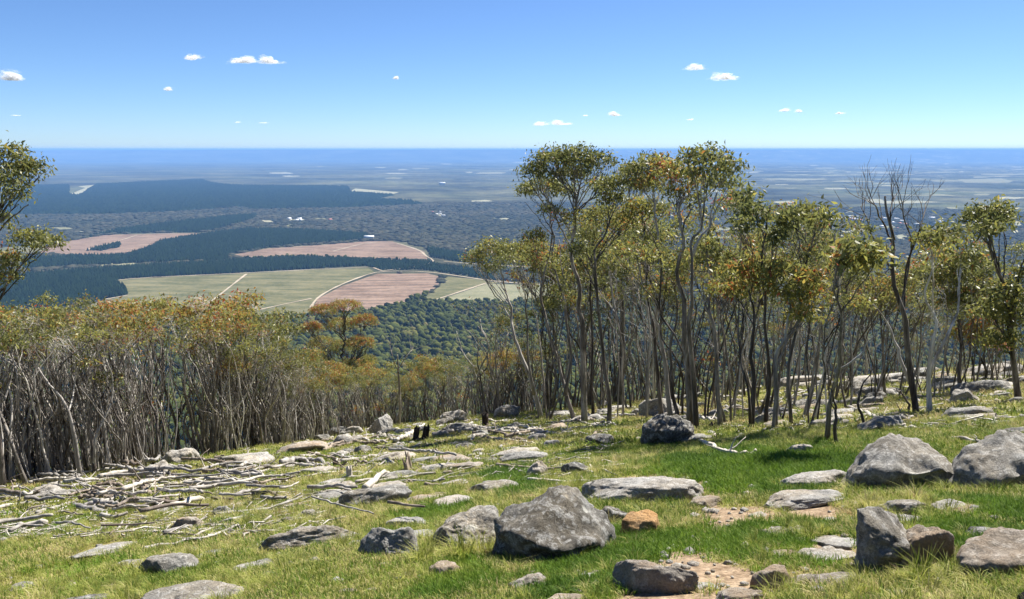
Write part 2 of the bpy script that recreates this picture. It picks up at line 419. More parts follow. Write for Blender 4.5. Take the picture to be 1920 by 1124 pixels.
PINES = []
def pine_block(label, pts, spacing, hgt, rad, rs):
    PINES.append(pts)
    V = np.array([plain_pt(x, y) for x, y in clip_poly(pts)])[:, :2]
    lo, hi = V.min(0), V.max(0)
    gx, gy = np.meshgrid(np.arange(lo[0], hi[0], spacing), np.arange(lo[1], hi[1], spacing))
    x = gx.ravel() + rs.uniform(-.35, .35, gx.size) * spacing; y = gy.ravel() + rs.uniform(-.35, .35, gx.size) * spacing
    k = inside(V, x, y); x, y = x[k], y[k]
    n = len(x); z = height(x, y); h = hgt * rs.uniform(0.78, 1.15, n) * (1 + 0.1 * fbm2(x, y, 120, 2, 5)); r = rad * rs.uniform(0.85, 1.15, n)
    ns = 5; a = np.linspace(0, 2 * math.pi, ns, endpoint=False)
    ph = rs.uniform(0, 2, n)
    ring = np.stack([x[:, None] + np.cos(a[None] + ph[:, None]) * r[:, None], y[:, None] + np.sin(a[None] + ph[:, None]) * r[:, None], np.repeat((z + 0.5)[:, None], ns, 1)], -1)
    tip = np.stack([x, y, z + h], 1)[:, None, :]
    P = np.concatenate([ring, tip], 1).reshape(-1, 3)
    b = (np.arange(n) * (ns + 1))[:, None]
    F = np.stack([b + np.arange(ns)[None], b + (np.arange(ns)[None] + 1) % ns, np.repeat(b + ns, ns, 1)], -1).reshape(-1, 3)
    o = obj("pine_plantation", mesh_np("pine_plantation", P, F, M["pine"], False, {"tint": np.repeat(rs.uniform(0, 1, n), ns + 1)}))
    tag(o, label, "plantation", "pine plantations on the plain", "stuff"); return n
rs = np.random.RandomState(8)
npn = 0
npn += pine_block("vast dark pine plantation far out on the plain", [(-40, 404), (10, 380), (60, 349), (128, 348), (128, 365), (148, 368), (182, 347), (240, 344), (380, 338), (400, 345), (450, 349), (652, 351), (655, 361), (735, 367), (700, 374), (770, 378), (792, 384), (640, 391), (480, 393), (440, 389), (330, 398), (200, 403)], 34, 24, 24, rs)
npn += pine_block("narrow dark pine block behind the far felled field", [(160, 447), (230, 431), (440, 406), (482, 404), (475, 412), (400, 432), (370, 437), (300, 436), (200, 439)], 17, 20, 10, rs)
npn += pine_block("long dark pine block above the long felled field", [(40, 486), (240, 480), (288, 463), (304, 453), (390, 440), (470, 431), (600, 434), (690, 441), (690, 450), (500, 465), (430, 478), (424, 490), (250, 494), (40, 506)], 13, 19, 7.5, rs)
npn += pine_block("dark pine block above the pasture", [(-60, 540), (40, 518), (200, 505), (430, 491), (560, 484), (665, 489), (662, 500), (400, 515), (240, 522), (212, 527), (234, 541), (238, 552), (186, 565), (60, 590), (-60, 600)], 11, 18, 6.5, rs)
npn += pine_block("strip of young pines between the felled fields", [(560, 484), (660, 486), (800, 491), (832, 499), (910, 507), (940, 529), (870, 517), (790, 506), (718, 507), (690, 500), (600, 498)], 12, 13, 6, rs)
npn += pine_block("small dark pine patch inside the far felled field", [(163, 471), (200, 463), (226, 457), (222, 465), (190, 471)], 12, 18, 7, rs)
npn += pine_block("dark pine block seen between the grove trunks", [(1040, 496), (1130, 490), (1260, 492), (1300, 500), (1260, 524), (1050, 528)], 12, 18, 7, rs)
npn += pine_block("dark pines edging the track right of the long felled field", [(800, 466), (880, 478), (925, 486), (925, 496), (850, 490), (806, 482)], 12, 17, 7, rs)

# ------------------------------------------------------------------ eucalypt woodland as seen from above
ICO_V, ICO_F = None, None
def ico():
    t = (1 + 5 ** .5) / 2
    v = np.array([(-1, t, 0), (1, t, 0), (-1, -t, 0), (1, -t, 0), (0, -1, t), (0, 1, t), (0, -1, -t), (0, 1, -t), (t, 0, -1), (t, 0, 1), (-t, 0, -1), (-t, 0, 1)]) / math.hypot(1, t)
    f = np.array([(0, 11, 5), (0, 5, 1), (0, 1, 7), (0, 7, 10), (0, 10, 11), (1, 5, 9), (5, 11, 4), (11, 10, 2), (10, 7, 6), (7, 1, 8), (3, 9, 4), (3, 4, 2), (3, 2, 6), (3, 6, 8), (3, 8, 9), (4, 9, 5), (2, 4, 11), (6, 2, 10), (8, 6, 7), (9, 8, 1)])
    return v, f
ICO_V, ICO_F = ico()
def ico_sub(n):
    V, F = ICO_V.copy(), ICO_F.copy()
    for _ in range(n):
        E = np.concatenate([F[:, [0, 1]], F[:, [1, 2]], F[:, [2, 0]]]); Es = np.sort(E, 1)
        U, inv = np.unique(Es, axis=0, return_inverse=True); inv = inv.ravel()
        m = (V[U[:, 0]] + V[U[:, 1]]); m /= np.linalg.norm(m, axis=1)[:, None]
        k = len(F); a, b, c = inv[:k] + len(V), inv[k:2 * k] + len(V), inv[2 * k:] + len(V)
        V = np.concatenate([V, m])
        F = np.concatenate([np.stack([F[:, 0], a, c], 1), np.stack([F[:, 1], b, a], 1), np.stack([F[:, 2], c, b], 1), np.stack([a, b, c], 1)])
    return V, F

KEEP_OUT = [np.array([plain_pt(x, y) for x, y in pts])[:, :2] for pts in [f[2] for f in FIELDS] + PINES + FAR_CLEAR]
def crowns(name, label, x, y, rad, hgt, mat, rs, tint_sc=90.0, low=False):
    for poly in KEEP_OUT:
        k = ~inside(poly, x, y); x, y, rad, hgt = x[k], y[k], rad[k], hgt[k]
    for pts in TRACKS:
        P = np.array([plain_pt(a, b) for a, b in pts])[:, :2]
        for a, b in zip(P[:-1], P[1:]):
            t = np.clip(((x - a[0]) * (b - a)[0] + (y - a[1]) * (b - a)[1]) / ((b - a) ** 2).sum(), 0, 1)
            k = np.hypot(x - a[0] - t * (b - a)[0], y - a[1] - t * (b - a)[1]) > 14 + 30 * (y > 2400)
            x, y, rad, hgt = x[k], y[k], rad[k], hgt[k]
    z = height(x, y); n = len(x)
    bv, bf = ICO_V, ICO_F
    if low: bf = ICO_F[ICO_V[ICO_F].mean(1)[:, 2] > -0.3]
    P = bv[None] * (1 + rs.uniform(-.42, .36, (n, 12, 1)))
    P = P * np.stack([rad, rad, hgt * 0.5], 1)[:, None, :] + np.stack([x, y, z + hgt * 0.55], 1)[:, None, :]
    F = (bf[None] + (np.arange(n) * 12)[:, None, None]).reshape(-1, 3)
    tint = np.clip(0.45 + 0.30 * fbm2(x, y, tint_sc, 2, 31) + rs.normal(0, 0.22, n), 0, 1)
    o = obj(name, mesh_np(name, P.reshape(-1, 3), F, mat, False, {"tint": np.repeat(tint, 12)}))
    return tag(o, label, "forest", kind="stuff")
def sector(r0, r1, n, rs, p=2.0, half=0.62):
    r = (r0 ** p + (r1 ** p - r0 ** p) * rs.uniform(0, 1, n)) ** (1 / p); a = rs.uniform(-half, half, n)
    return np.sin(a) * r, np.cos(a) * r
rs = np.random.RandomState(21)
x, y = sector(900, 2330, 36000, rs); x2, y2 = sector(300, 900, 3000, rs); x = np.r_[x, x2]; y = np.r_[y, y2]
sz = 0.42 + 1.25 * rs.uniform(0, 1, len(x)) ** 1.8
crowns("hillside_forest", "dark green eucalypt forest clothing the lower hillside", x, y, 6.0 * sz, 11 * sz * rs.uniform(.8, 1.2, len(x)), M["canopy"], rs, 90.0, True)
x, y = sector(2200, 6500, 42000, rs, 1.2); sz = rs.uniform(0.6, 1.4, len(x)) * (0.8 + np.hypot(x, y) / 9000)
crowns("plain_woodland", "open grey brown woodland covering the plain", x, y, 13.0 * sz, 7 * sz ** .5, M["wood_far"], rs, 420.0, True)
# denser tree belts in front of the fields
def belt(label, pts, per, rs, rad=6.5, h=14):
    P = np.array([plain_pt(a, b) for a, b in pts])[:, :2]; X, Y = [], []
    for a, b in zip(P[:-1], P[1:]):
        k = max(2, int(np.linalg.norm(b - a) / per)); t = rs.uniform(0, 1, k)[:, None]
        q = a + (b - a) * t + rs.normal(0, 13, (k, 2)); X.append(q[:, 0]); Y.append(q[:, 1])
    X, Y = np.concatenate(X), np.concatenate(Y); s = rs.uniform(0.6, 1.25, len(X))
    crowns("tree_belt", label, X, Y, rad * s, h * s, M["canopy"], rs)
belt("belt of dark trees along the near edge of the felled field", [(420, 612), (520, 604), (600, 599), (700, 588), (760, 580), (830, 573), (930, 574), (1010, 570)], 3.0, rs, 5.5, 15)
belt("row of trees in front of the long felled field", [(450, 489), (560, 483), (660, 487), (800, 492)], 4.0, rs, 5.5, 13)

# ------------------------------------------------------------------ hills on the horizon
HP = [(-400, 293), (60, 292), (160, 289), (190, 289), (280, 288), (350, 283), (430, 280), (560, 278), (640, 278), (700, 279), (760, 277), (830, 279), (940, 279), (1020, 278), (1075, 275), (1130, 279), (1220, 280), (1300, 280), (1500, 281), (1530, 279), (1550, 279), (1575, 281), (1700, 282), (1790, 284), (1805, 282), (1830, 284), (1920, 286), (2300, 288)]
hx = np.linspace(-380, 2280, 360); hy = 281.6 - 0.10 * np.maximum(0, 283.5 - np.interp(hx, [p[0] for p in HP], [p[1] for p in HP])) + 0.35 * fbm2(hx, hx * 0, 40, 3, 2)
rows = []
for dy, f in ((34000, 0.0), (36000, 0.3), (38500, 0.72), (40500, 1.0), (44000, 0.5), (50000, -0.2)):
    T = np.array([at(a, b, 40500) for a, b in zip(hx, hy)])
    base = -420 - (dy ** 2 * (1 + ((hx - 960) / FPX) ** 2)) / EARTH - 15
    z = base + f * (T[:, 2] - base) * (1 + (0.12 * fbm2(hx, hx * 0 + dy, 60, 3, 6) if f not in (0.0, 1.0) else 0))
    rows.append(np.stack([T[:, 0] * dy / 40500, np.full(len(hx), float(dy)), z], 1))
V = np.concatenate(rows); n = len(hx); i = (np.arange(5)[:, None] * n + np.arange(n - 1)[None]).ravel()
tag(obj("hills", mesh_np("hills", V, np.stack([i, i + 1, i + n + 1, i + n], 1), M["plain"], True)), "long low blue ranges on the horizon", kind="structure")

# ------------------------------------------------------------------ haze
def haze():
    x, y0, y1, z0, z1 = 90000, -3000, 80000, -1100, 26.0
    V = [(-x, y0, z0), (x, y0, z0), (x, y1, z0), (-x, y1, z0), (-x, y0, z1), (x, y0, z1), (x, y1, z1), (-x, y1, z1)]
    F = [(0, 3, 2, 1), (4, 5, 6, 7), (0, 1, 5, 4), (1, 2, 6, 5), (2, 3, 7, 6), (3, 0, 4, 7)]
    m = bpy.data.materials.new("haze_air"); m.use_nodes = True; t = m.node_tree
    t.nodes.remove(t.nodes["Principled BSDF"])
    v = t.nodes.new("ShaderNodeVolumePrincipled")
    v.inputs["Color"].default_value = HAZE_COLOR; v.inputs["Density"].default_value = HAZE_DENSITY
    v.inputs["Absorption Color"].default_value = (0, 0, 0, 1)
    t.links.new(v.outputs[0], t.nodes["Material Output"].inputs["Volume"])
    me = mesh_np("haze", V, np.array(F), m)
    tag(obj("haze", me), "blue air haze over the plain", kind="stuff")
HAZE_COLOR = (0.25, 0.50, 0.95, 1); HAZE_DENSITY = 4.4e-5
haze()

# ------------------------------------------------------------------ clouds: small heaps of vapour far off
def mat_cloud():
    t = NT("cloud_vapour"); t.t.nodes.remove(t.b)
    d = t.n("ShaderNodeBsdfDiffuse"); d.inputs[0].default_value = (0.95, 0.95, 0.95, 1)
    tr = t.n("ShaderNodeBsdfTranslucent"); tr.inputs[0].default_value = (0.95, 0.95, 0.95, 1)
    a = t.n("ShaderNodeMixShader"); a.inputs[0].default_value = 0.5; t.link(d.outputs[0], a.inputs[1]); t.link(tr.outputs[0], a.inputs[2])
    tp = t.n("ShaderNodeBsdfTransparent"); m = t.n("ShaderNodeMixShader")
    nz = t.noise(t.scale(t.pos(), (1 / 210, 1 / 210, 1 / 130)), 1.0, 6, 0.7, 0.6)
    k = t.ramp(nz, [(0.36, (0.0,) * 3), (0.68, (0.30,) * 3)])
    k = t.math('MULTIPLY', k, t.math('SUBTRACT', 1.0, t.attr("tint"), True))
    t.link(k, m.inputs[0]); t.link(tp.outputs[0], m.inputs[1]); t.link(a.outputs[0], m.inputs[2])
    t.link(m.outputs[0], t.out.inputs["Surface"]); return t.m
M["cloud"] = mat_cloud()
CLOUDS = [(358, 109, 22, 5), (452, 113, 28, 8), (506, 114, 22, 8), (21, 145, 16, 10), (315, 168, 8, 4), (1302, 128, 20, 6), (1360, 145, 24, 8), (1012, 233, 22, 5), (1053, 231, 18, 6), (1153, 215, 15, 5), (1098, 216, 7, 3), (1470, 207, 16, 4), (1498, 209, 10, 3), (1575, 212, 9, 4), (30, 216, 12, 2.5), (495, 230, 14, 2.5), (445, 229, 9, 2.5), (1293, 224, 9, 3), (742, 147, 7, 3)]
CW = ["small thin white cloud beside the longer pair, upper part of the sky", "larger lobe of the long white cloud high in the sky", "end lobe of the long white cloud high in the sky", "round white cloud above the treetop at the picture's edge", "tiny wisp below the long white cloud", "flat white cloud, higher of two above the grove", "brighter puffy white cloud, lower of two above the grove", "flat low white cloud above the first grove crown", "puffed end of the low white cloud above the first grove crown", "small white cloud just above the horizon over the grove", "speck of cloud between the two low clouds", "thin white cloud low over the bare dead tree", "faint wisp beside the thin low cloud", "tiny white cloud farthest along the low row", "grey streak of cloud low over the plain at the edge", "faint grey cloud streak low over the pines", "short grey wisp beside the faint streak", "tiny pale wisp low above the grove", "lone pale speck of cloud high over the plain"]
IV2, IF2 = ico_sub(1)
rs = np.random.RandomState(4)
for (px, py, w, h), lb in zip(CLOUDS, CW):
    w, h = w * 1.35, h * 1.5
    Y = 24000.0; c = at(px, py, Y); sc = Y / FPX; b = MB()
    base = -0.30 * h * sc
    for k in range(int(24 + w * 1.0)):
        u = np.clip(rs.normal(0, 0.42 if h > 8 else 0.2), -1, 1); hh = max(0.12, (1 - u * u) * (0.6 + 0.5 * math.sin(3.1 * u + px))); s = rs.uniform(0.22, 0.5) * h * sc * (0.5 + 0.6 * hh)
        P = IV2 * (1 + 0.4 * fbm(IV2 * 2.2 + k, 4, k)[:, None]) * np.array([1.8, 1.5, 0.8]) * s + np.array([u * w * sc, rs.normal(0, 0.3) * w * sc, base + rs.uniform(0, 1) ** 1.5 * hh * h * sc])
        P[:, 2] = np.where(P[:, 2] < base, base + (P[:, 2] - base) * 0.3, P[:, 2])
        q = np.sqrt((P[:, 0] / (1.2 * w * sc)) ** 2 + (P[:, 2] / (1.25 * h * sc)) ** 2) * (1 + 0.5 * fbm(P / (0.6 * h * sc) + px, 3, 5))
        b.add(P, IF2, smooth01(0.2, 0.95, q))
    o = obj("cloud", b.mesh("cloud", M["cloud"], True)); o.location = tuple(c)
    tag(o, lb, "cloud", "small clouds in the blue sky")

# ------------------------------------------------------------------ far houses and a shed on the plain
def mat_plainly(name, c):
    t = NT(name); n = t.ramp(t.noise(t.pos(), 0.2, 3, 0.6), [(0.3, tuple(q * 0.8 for q in c)), (0.7, c)]); return t.done(n, 0.7, 0.3)
M["house_wall"] = mat_plainly("pale_house_wall", (0.66, 0.62, 0.55)); M["house_roof"] = mat_plainly("light_iron_roof", (0.72, 0.72, 0.70)); M["house_roof_red"] = mat_plainly("red_roof", (0.42, 0.17, 0.11))
def house_proto(rm):
    rt = empty("house", (0, 0, 0)); w, d, h, e = 9.0, 6.0, 4.0, 0.7
    V = [(-w, -d, 0), (w, -d, 0), (w, d, 0), (-w, d, 0), (-w, -d, h), (w, -d, h), (w, d, h), (-w, d, h)]
    obj("wall", mesh_np("wall", V, np.array([(0, 1, 5, 4), (1, 2, 6, 5), (2, 3, 7, 6), (3, 0, 4, 7)]), M["house_wall"]), rt)
    V = [(-w - e, -d - e, h - .2), (w + e, -d - e, h - .2), (w + e, d + e, h - .2), (-w - e, d + e, h - .2), (-w - e, 0, h + 3.2), (w + e, 0, h + 3.2)]
    obj("roof", mesh_np("roof", V, [np.array([(0, 1, 5, 4), (2, 3, 4, 5), (3, 2, 1, 0)]), np.array([(0, 4, 3), (1, 2, 5)])], M[rm]), rt)
    return rt
HP_ = [house_proto("house_roof"), house_proto("house_roof_red")]; used_h = set()
def put(k, px, py, s, rz, label, group=None):
    o = HP_[k]
    if k in used_h:
        r_ = o.copy(); COL.objects.link(r_)
        for ch in list(o.children):
            c_ = ch.copy(); COL.objects.link(c_); c_.parent = r_
        o = r_
    used_h.add(k); o.location = tuple(plain_pt(px, py, 3.2)); o.rotation_euler = (0, 0, rz); o.scale = (s, s, s)
    return tag(o, label, "house", group)
put(0, 692, 450, 2.4, 0.1, "pale shed at the corner of the long felled field")
put(0, 829, 347, 4.0, 0.2, "lone white building out on the dark plain")
rs = np.random.RandomState(14)
for (cx, cy, sx, sy, n, nm) in ((1600, 413, 26, 4, 12, "house in the town seen over the flat crowned gum"), (1690, 425, 60, 10, 14, "house among the paddocks behind the tall bare dead gum"), (560, 414, 46, 2, 8, "farm house in the row of clearings beyond the pines"), (830, 405, 14, 5, 5, "house in the small clearing left of the grove"), (1790, 420, 60, 5, 8, "house in the settlement at the far side of the plain"), (950, 290, 50, 3, 8, "speck of a house in the distant town")):
    for k in range(n): put(1 if rs.uniform() < 0.25 else 0, cx + rs.normal(0, 0.6) * sx, cy + rs.normal(0, 0.6) * sy, rs.uniform(0.9, 1.8) * (2.5 if cy < 300 else 1), rs.uniform(0, 3), nm, "far houses on the plain")
# ------------------------------------------------------------------ rock, wood and leaf materials
def mat_rock(name, base, dark, pale, lichen=0.5, warm=None):
    t = NT(name); p = t.pos()
    oi = t.n("ShaderNodeObjectInfo").outputs["Random"]
    mp = t.n("ShaderNodeVectorMath", operation='ADD'); t.link(p, mp.inputs[0])
    cmb = t.n("ShaderNodeCombineXYZ"); t.link(t.math('MULTIPLY', oi, 40), cmb.inputs[0]); t.link(cmb.outputs[0], mp.inputs[1]); v = mp.outputs[0]
    a = t.noise(v, 1.7, 9, 0.70, 0.7); b = t.noise(v, 11.0, 7, 0.74, 0.5); c = t.noise(v, 60.0, 4, 0.7); e = t.noise(v, 6.5, 9, 0.78, 0.9)
    col = t.ramp(a, [(0.30, dark), (0.46, base), (0.56, tuple(q * 1.15 for q in base)), (0.70, pale)])
    warmth = t.ramp(t.noise(v, 1.1, 4, 0.6), [(0.42, (1.0, 1.0, 1.0)), (0.62, (1.12, 1.0, 0.84))]); col = t.mix(1.0, col, warmth, 'MULTIPLY')
    k = t.ramp(b, [(0.54 - 0.06 * lichen, (0, 0, 0)), (0.60, (1, 1, 1))])
    col = t.mix(t.math('MULTIPLY', k, 0.8 * lichen), col, tuple(min(0.6, q * 1.3 + 0.03) for q in pale))
    k2 = t.ramp(e, [(0.34, (1, 1, 1)), (0.42, (0, 0, 0))])
    col = t.mix(t.math('MULTIPLY', k2, 0.85), col, tuple(q * 0.4 for q in dark))
    sp = t.ramp(t.noise(v, 3.2, 2, 0.5), [(0.70, (0, 0, 0)), (0.73, (1, 1, 1))])
    col = t.mix(t.math('MULTIPLY', sp, 0.7 * lichen), col, (0.58, 0.57, 0.50))
    g = t.ramp(c, [(0.3, (0.5,) * 3), (0.7, (1.35,) * 3)]); col = t.mix(0.85, col, g, 'MULTIPLY')
    if warm: col = t.mix(t.ramp(t.noise(v, 3.0, 5, 0.6), [(0.5, (0, 0, 0)), (0.66, (1, 1, 1))]), col, warm)
    h = t.math('ADD', t.math('MULTIPLY', e, 0.9), t.math('ADD', t.math('MULTIPLY', b, 0.45), t.math('MULTIPLY', c, 0.18)))
    t.bump(h, 1.0, 0.06)
    return t.done(col, 0.92, 0.2)
M["rock"] = mat_rock("grey_granite", (0.19, 0.185, 0.17), (0.065, 0.062, 0.057), (0.36, 0.35, 0.325), 0.65)
M["rock_pale"] = mat_rock("pale_granite", (0.27, 0.26, 0.24), (0.12, 0.115, 0.105), (0.42, 0.405, 0.375), 0.6)
M["rock_dark"] = mat_rock("dark_lichened_granite", (0.10, 0.097, 0.088), (0.040, 0.039, 0.036), (0.30, 0.295, 0.275), 0.8)
M["rock_orange"] = mat_rock("iron_stained_stone", (0.34, 0.22, 0.11), (0.19, 0.115, 0.055), (0.44, 0.32, 0.19), 0.3)
M["rock_tan"] = mat_rock("tan_granite", (0.235, 0.21, 0.18), (0.10, 0.088, 0.074), (0.39, 0.36, 0.315), 0.55, (0.27, 0.20, 0.135))
M["black"] = mat_rock("black_stone", (0.012, 0.012, 0.013), (0.006, 0.006, 0.006), (0.03, 0.03, 0.03), 0.1)

def mat_wood(name, base, dark, pale):
    t = NT(name); p = t.pos(); oi = t.n("ShaderNodeObjectInfo").outputs["Random"]
    a = t.noise(p, 3.5, 6, 0.7, 0.5); b = t.noise(t.scale(p, (30, 30, 12)), 1.0, 4, 0.7)
    col = t.ramp(a, [(0.3, dark), (0.5, base), (0.68, pale)])
    col = t.mix(0.7, col, t.ramp(b, [(0.3, (0.5,) * 3), (0.68, (1.25,) * 3)]), 'MULTIPLY')
    col = t.mix(1.0, col, t.ramp(oi, [(0, (0.7, 0.7, 0.72)), (1, (1.2, 1.17, 1.1))]), 'MULTIPLY')
    t.bump(b, 0.6, 0.01); return t.done(col, 0.85, 0.2)
M["deadwood"] = mat_wood("weathered_dead_wood", (0.31, 0.29, 0.265), (0.12, 0.105, 0.092), (0.46, 0.44, 0.405))
M["deadwood_pale"] = mat_wood("bleached_dead_wood", (0.40, 0.37, 0.33), (0.20, 0.175, 0.15), (0.54, 0.51, 0.47))
M["deadwood_brown"] = mat_wood("brown_dead_wood", (0.20, 0.165, 0.135), (0.07, 0.052, 0.04), (0.34, 0.29, 0.23))
M["charred"] = mat_wood("charred_wood", (0.028, 0.022, 0.019), (0.010, 0.008, 0.007), (0.075, 0.05, 0.037))

def mat_bark(name, base, dark, pale):
    t = NT(name); p = t.pos(); oi = t.n("ShaderNodeObjectInfo").outputs["Random"]
    a = t.noise(t.scale(p, (4.0, 4.0, 0.55)), 1.0, 6, 0.72, 0.8); b = t.noise(t.scale(p, (26, 26, 3)), 1.0, 4, 0.7)
    col = t.ramp(a, [(0.33, dark), (0.47, base), (0.62, pale)])
    col = t.mix(0.75, col, t.ramp(b, [(0.3, (0.5,) * 3), (0.7, (1.25,) * 3)]), 'MULTIPLY')
    col = t.mix(1.0, col, t.ramp(oi, [(0, (0.6, 0.58, 0.58)), (0.6, (1, 1, 1)), (1, (1.35, 1.33, 1.3))]), 'MULTIPLY')
    t.bump(b, 0.5, 0.012); return t.done(col, 0.8, 0.25)
M["bark"] = mat_bark("gum_bark", (0.145, 0.125, 0.106), (0.042, 0.034, 0.028), (0.36, 0.33, 0.29))
M["bark_dark"] = mat_bark("dark_gum_bark", (0.070, 0.058, 0.049), (0.022, 0.018, 0.015), (0.22, 0.195, 0.17))
M["bark_pale"] = mat_bark("pale_gum_bark", (0.38, 0.35, 0.31), (0.15, 0.125, 0.105), (0.56, 0.53, 0.49))

def mat_leaf():
    t = NT("gum_leaves"); tint = t.attr("tint")
    col = t.ramp(tint, [(0.0, (0.052, 0.066, 0.024)), (0.25, (0.105, 0.122, 0.042)), (0.5, (0.185, 0.188, 0.058)), (0.68, (0.31, 0.295, 0.065)), (0.78, (0.32, 0.185, 0.045)), (0.90, (0.34, 0.12, 0.036)), (1.0, (0.28, 0.06, 0.028))])
    t.done(col, 0.45, 0.35)
    tr = t.n("ShaderNodeBsdfTranslucent"); t.link(col, tr.inputs[0])
    m = t.n("ShaderNodeMixShader"); m.inputs[0].default_value = 0.5
    t.link(t.b.outputs[0], m.inputs[1]); t.link(tr.outputs[0], m.inputs[2]); t.link(m.outputs[0], t.out.inputs["Surface"])
    return t.m
M["leaf"] = mat_leaf()

def mat_grass(name, stops, sc=0.7):
    t = NT(name); tint = t.attr("tint"); ti = t.attr("gt", 'INSTANCER')
    n = t.noise(t.pos(), sc, 4, 0.6)
    f = t.math('ADD', t.math('MULTIPLY', t.math('SUBTRACT', n, 0.5), 0.9), t.math('ADD', t.math('MULTIPLY', tint, 0.35), t.math('MULTIPLY', ti, 0.55)), True)
    col = t.ramp(f, stops); t.done(col, 0.6, 0.25)
    tr = t.n("ShaderNodeBsdfTranslucent"); t.link(col, tr.inputs[0])
    m = t.n("ShaderNodeMixShader"); m.inputs[0].default_value = 0.42
    t.link(t.b.outputs[0], m.inputs[1]); t.link(tr.outputs[0], m.inputs[2]); t.link(m.outputs[0], t.out.inputs["Surface"])
    return t.m
M["tussock"] = mat_grass("tussock_grass", [(0.03, (0.12, 0.17, 0.022)), (0.24, (0.26, 0.29, 0.048)), (0.48, (0.41, 0.39, 0.115)), (0.70, (0.52, 0.44, 0.23)), (1.0, (0.46, 0.27, 0.115))])
M["lawn"] = mat_grass("short_green_grass", [(0.05, (0.075, 0.145, 0.014)), (0.45, (0.145, 0.245, 0.022)), (0.8, (0.25, 0.29, 0.045)), (1.0, (0.30, 0.27, 0.09))])

# ------------------------------------------------------------------ rocks
ICO = {k: ico_sub(k) for k in (3, 4, 5)}
FOOT = []          # rock footprints, so that no grass grows through them
def rock_mesh(name, w, d, h, seed, mat, lvl=4, angular=0.6, cuts=(), flat=0.0, rough=1.0):
    rs = np.random.RandomState(seed); V, F = ICO[lvl]
    n = 14
    N = rs.normal(0, 1, (n, 3)); N /= np.linalg.norm(N, axis=1)[:, None]; D = rs.uniform(0.72, 1.05, n)
    N = np.concatenate([N, [[0, 0, 1.0]]]); D = np.r_[D, 0.9 - 0.2 * flat]
    if len(cuts):
        C = np.array([c[:3] for c in cuts], dtype=float); C /= np.linalg.norm(C, axis=1)[:, None]
        N = np.concatenate([N, C]); D = np.r_[D, [c[3] for c in cuts]]
    q = 7 + 26 * angular
    dots = np.maximum(V @ N.T, 1e-4)
    r = ((np.maximum(dots / D[None], 0) ** q).sum(1) + 1e-9) ** (-1 / q)
    r = np.minimum(r, 1.25)
    P = V * r[:, None]
    P = P + V * (rough * (0.11 * fbm(P * 1.9 + seed, 4, seed) + 0.014 * (1 - 2 * np.abs(fbm(P * np.array([1.6, 1.6, 3.5]) + seed, 3, seed + 3))) + 0.022 * fbm(P * 9 + seed, 3, seed + 7)))[:, None]
    P[:, 2] = np.where(P[:, 2] < -0.35, -0.35 + (P[:, 2] + 0.35) * 0.25, P[:, 2])
    sx, sy = P[:, 0].max() - P[:, 0].min(), P[:, 1].max() - P[:, 1].min()
    P = P * np.array([w / sx, d / sy, 1.0]); z0 = -0.40; P[:, 2] = (P[:, 2] - z0) / (P[:, 2].max() - z0) * h * 1.12 - 0.12 * h
    return P, F

def rock(label, x0, x1, y0, y1, mat="rock", depth=0.75, seed=1, lvl=4, angular=0.6, cuts=(), rz=0.0, name="rock", cat="rock", shear=0.85, flat=0.0, group=None, rough=1.0):
    pc = ground((x0 + x1) / 2, y1)
    dist = math.hypot(pc[1], pc[2]); w = (x1 - x0) / FPX * dist; ah = (y1 - y0) / FPX * dist
    d = w * depth; g = math.atan2(-pc[2], pc[1]) - 0.291
    cy = pc[1] + d * 0.42; dep = math.atan2(-pc[2], pc[1])
    h = max(0.07, 0.14 * w * (1 - flat), (ah - d * 0.8 * math.sin(max(g, 0.05))) / math.cos(dep))
    cx = pc[0] * cy / pc[1]
    P, F = rock_mesh(name, w, d, h, seed, mat, lvl, angular, cuts, flat, rough)
    c, s = math.cos(rz), math.sin(rz)
    if rz: P[:, :2] = P[:, :2] @ np.array([[c, s], [-s, c]])
    P[:, 2] += shear * (-0.30 * P[:, 1] + 0.11 * P[:, 0])
    me = mesh_np(name, P, F, M[mat], True)
    o = obj(name, me); o.location = (cx, cy, zat(cx, cy) - 0.03 - 0.07 * h)
    FOOT.append((cx, cy, w * 0.46, d * 0.46, rz))
    return tag(o, label, cat, group)

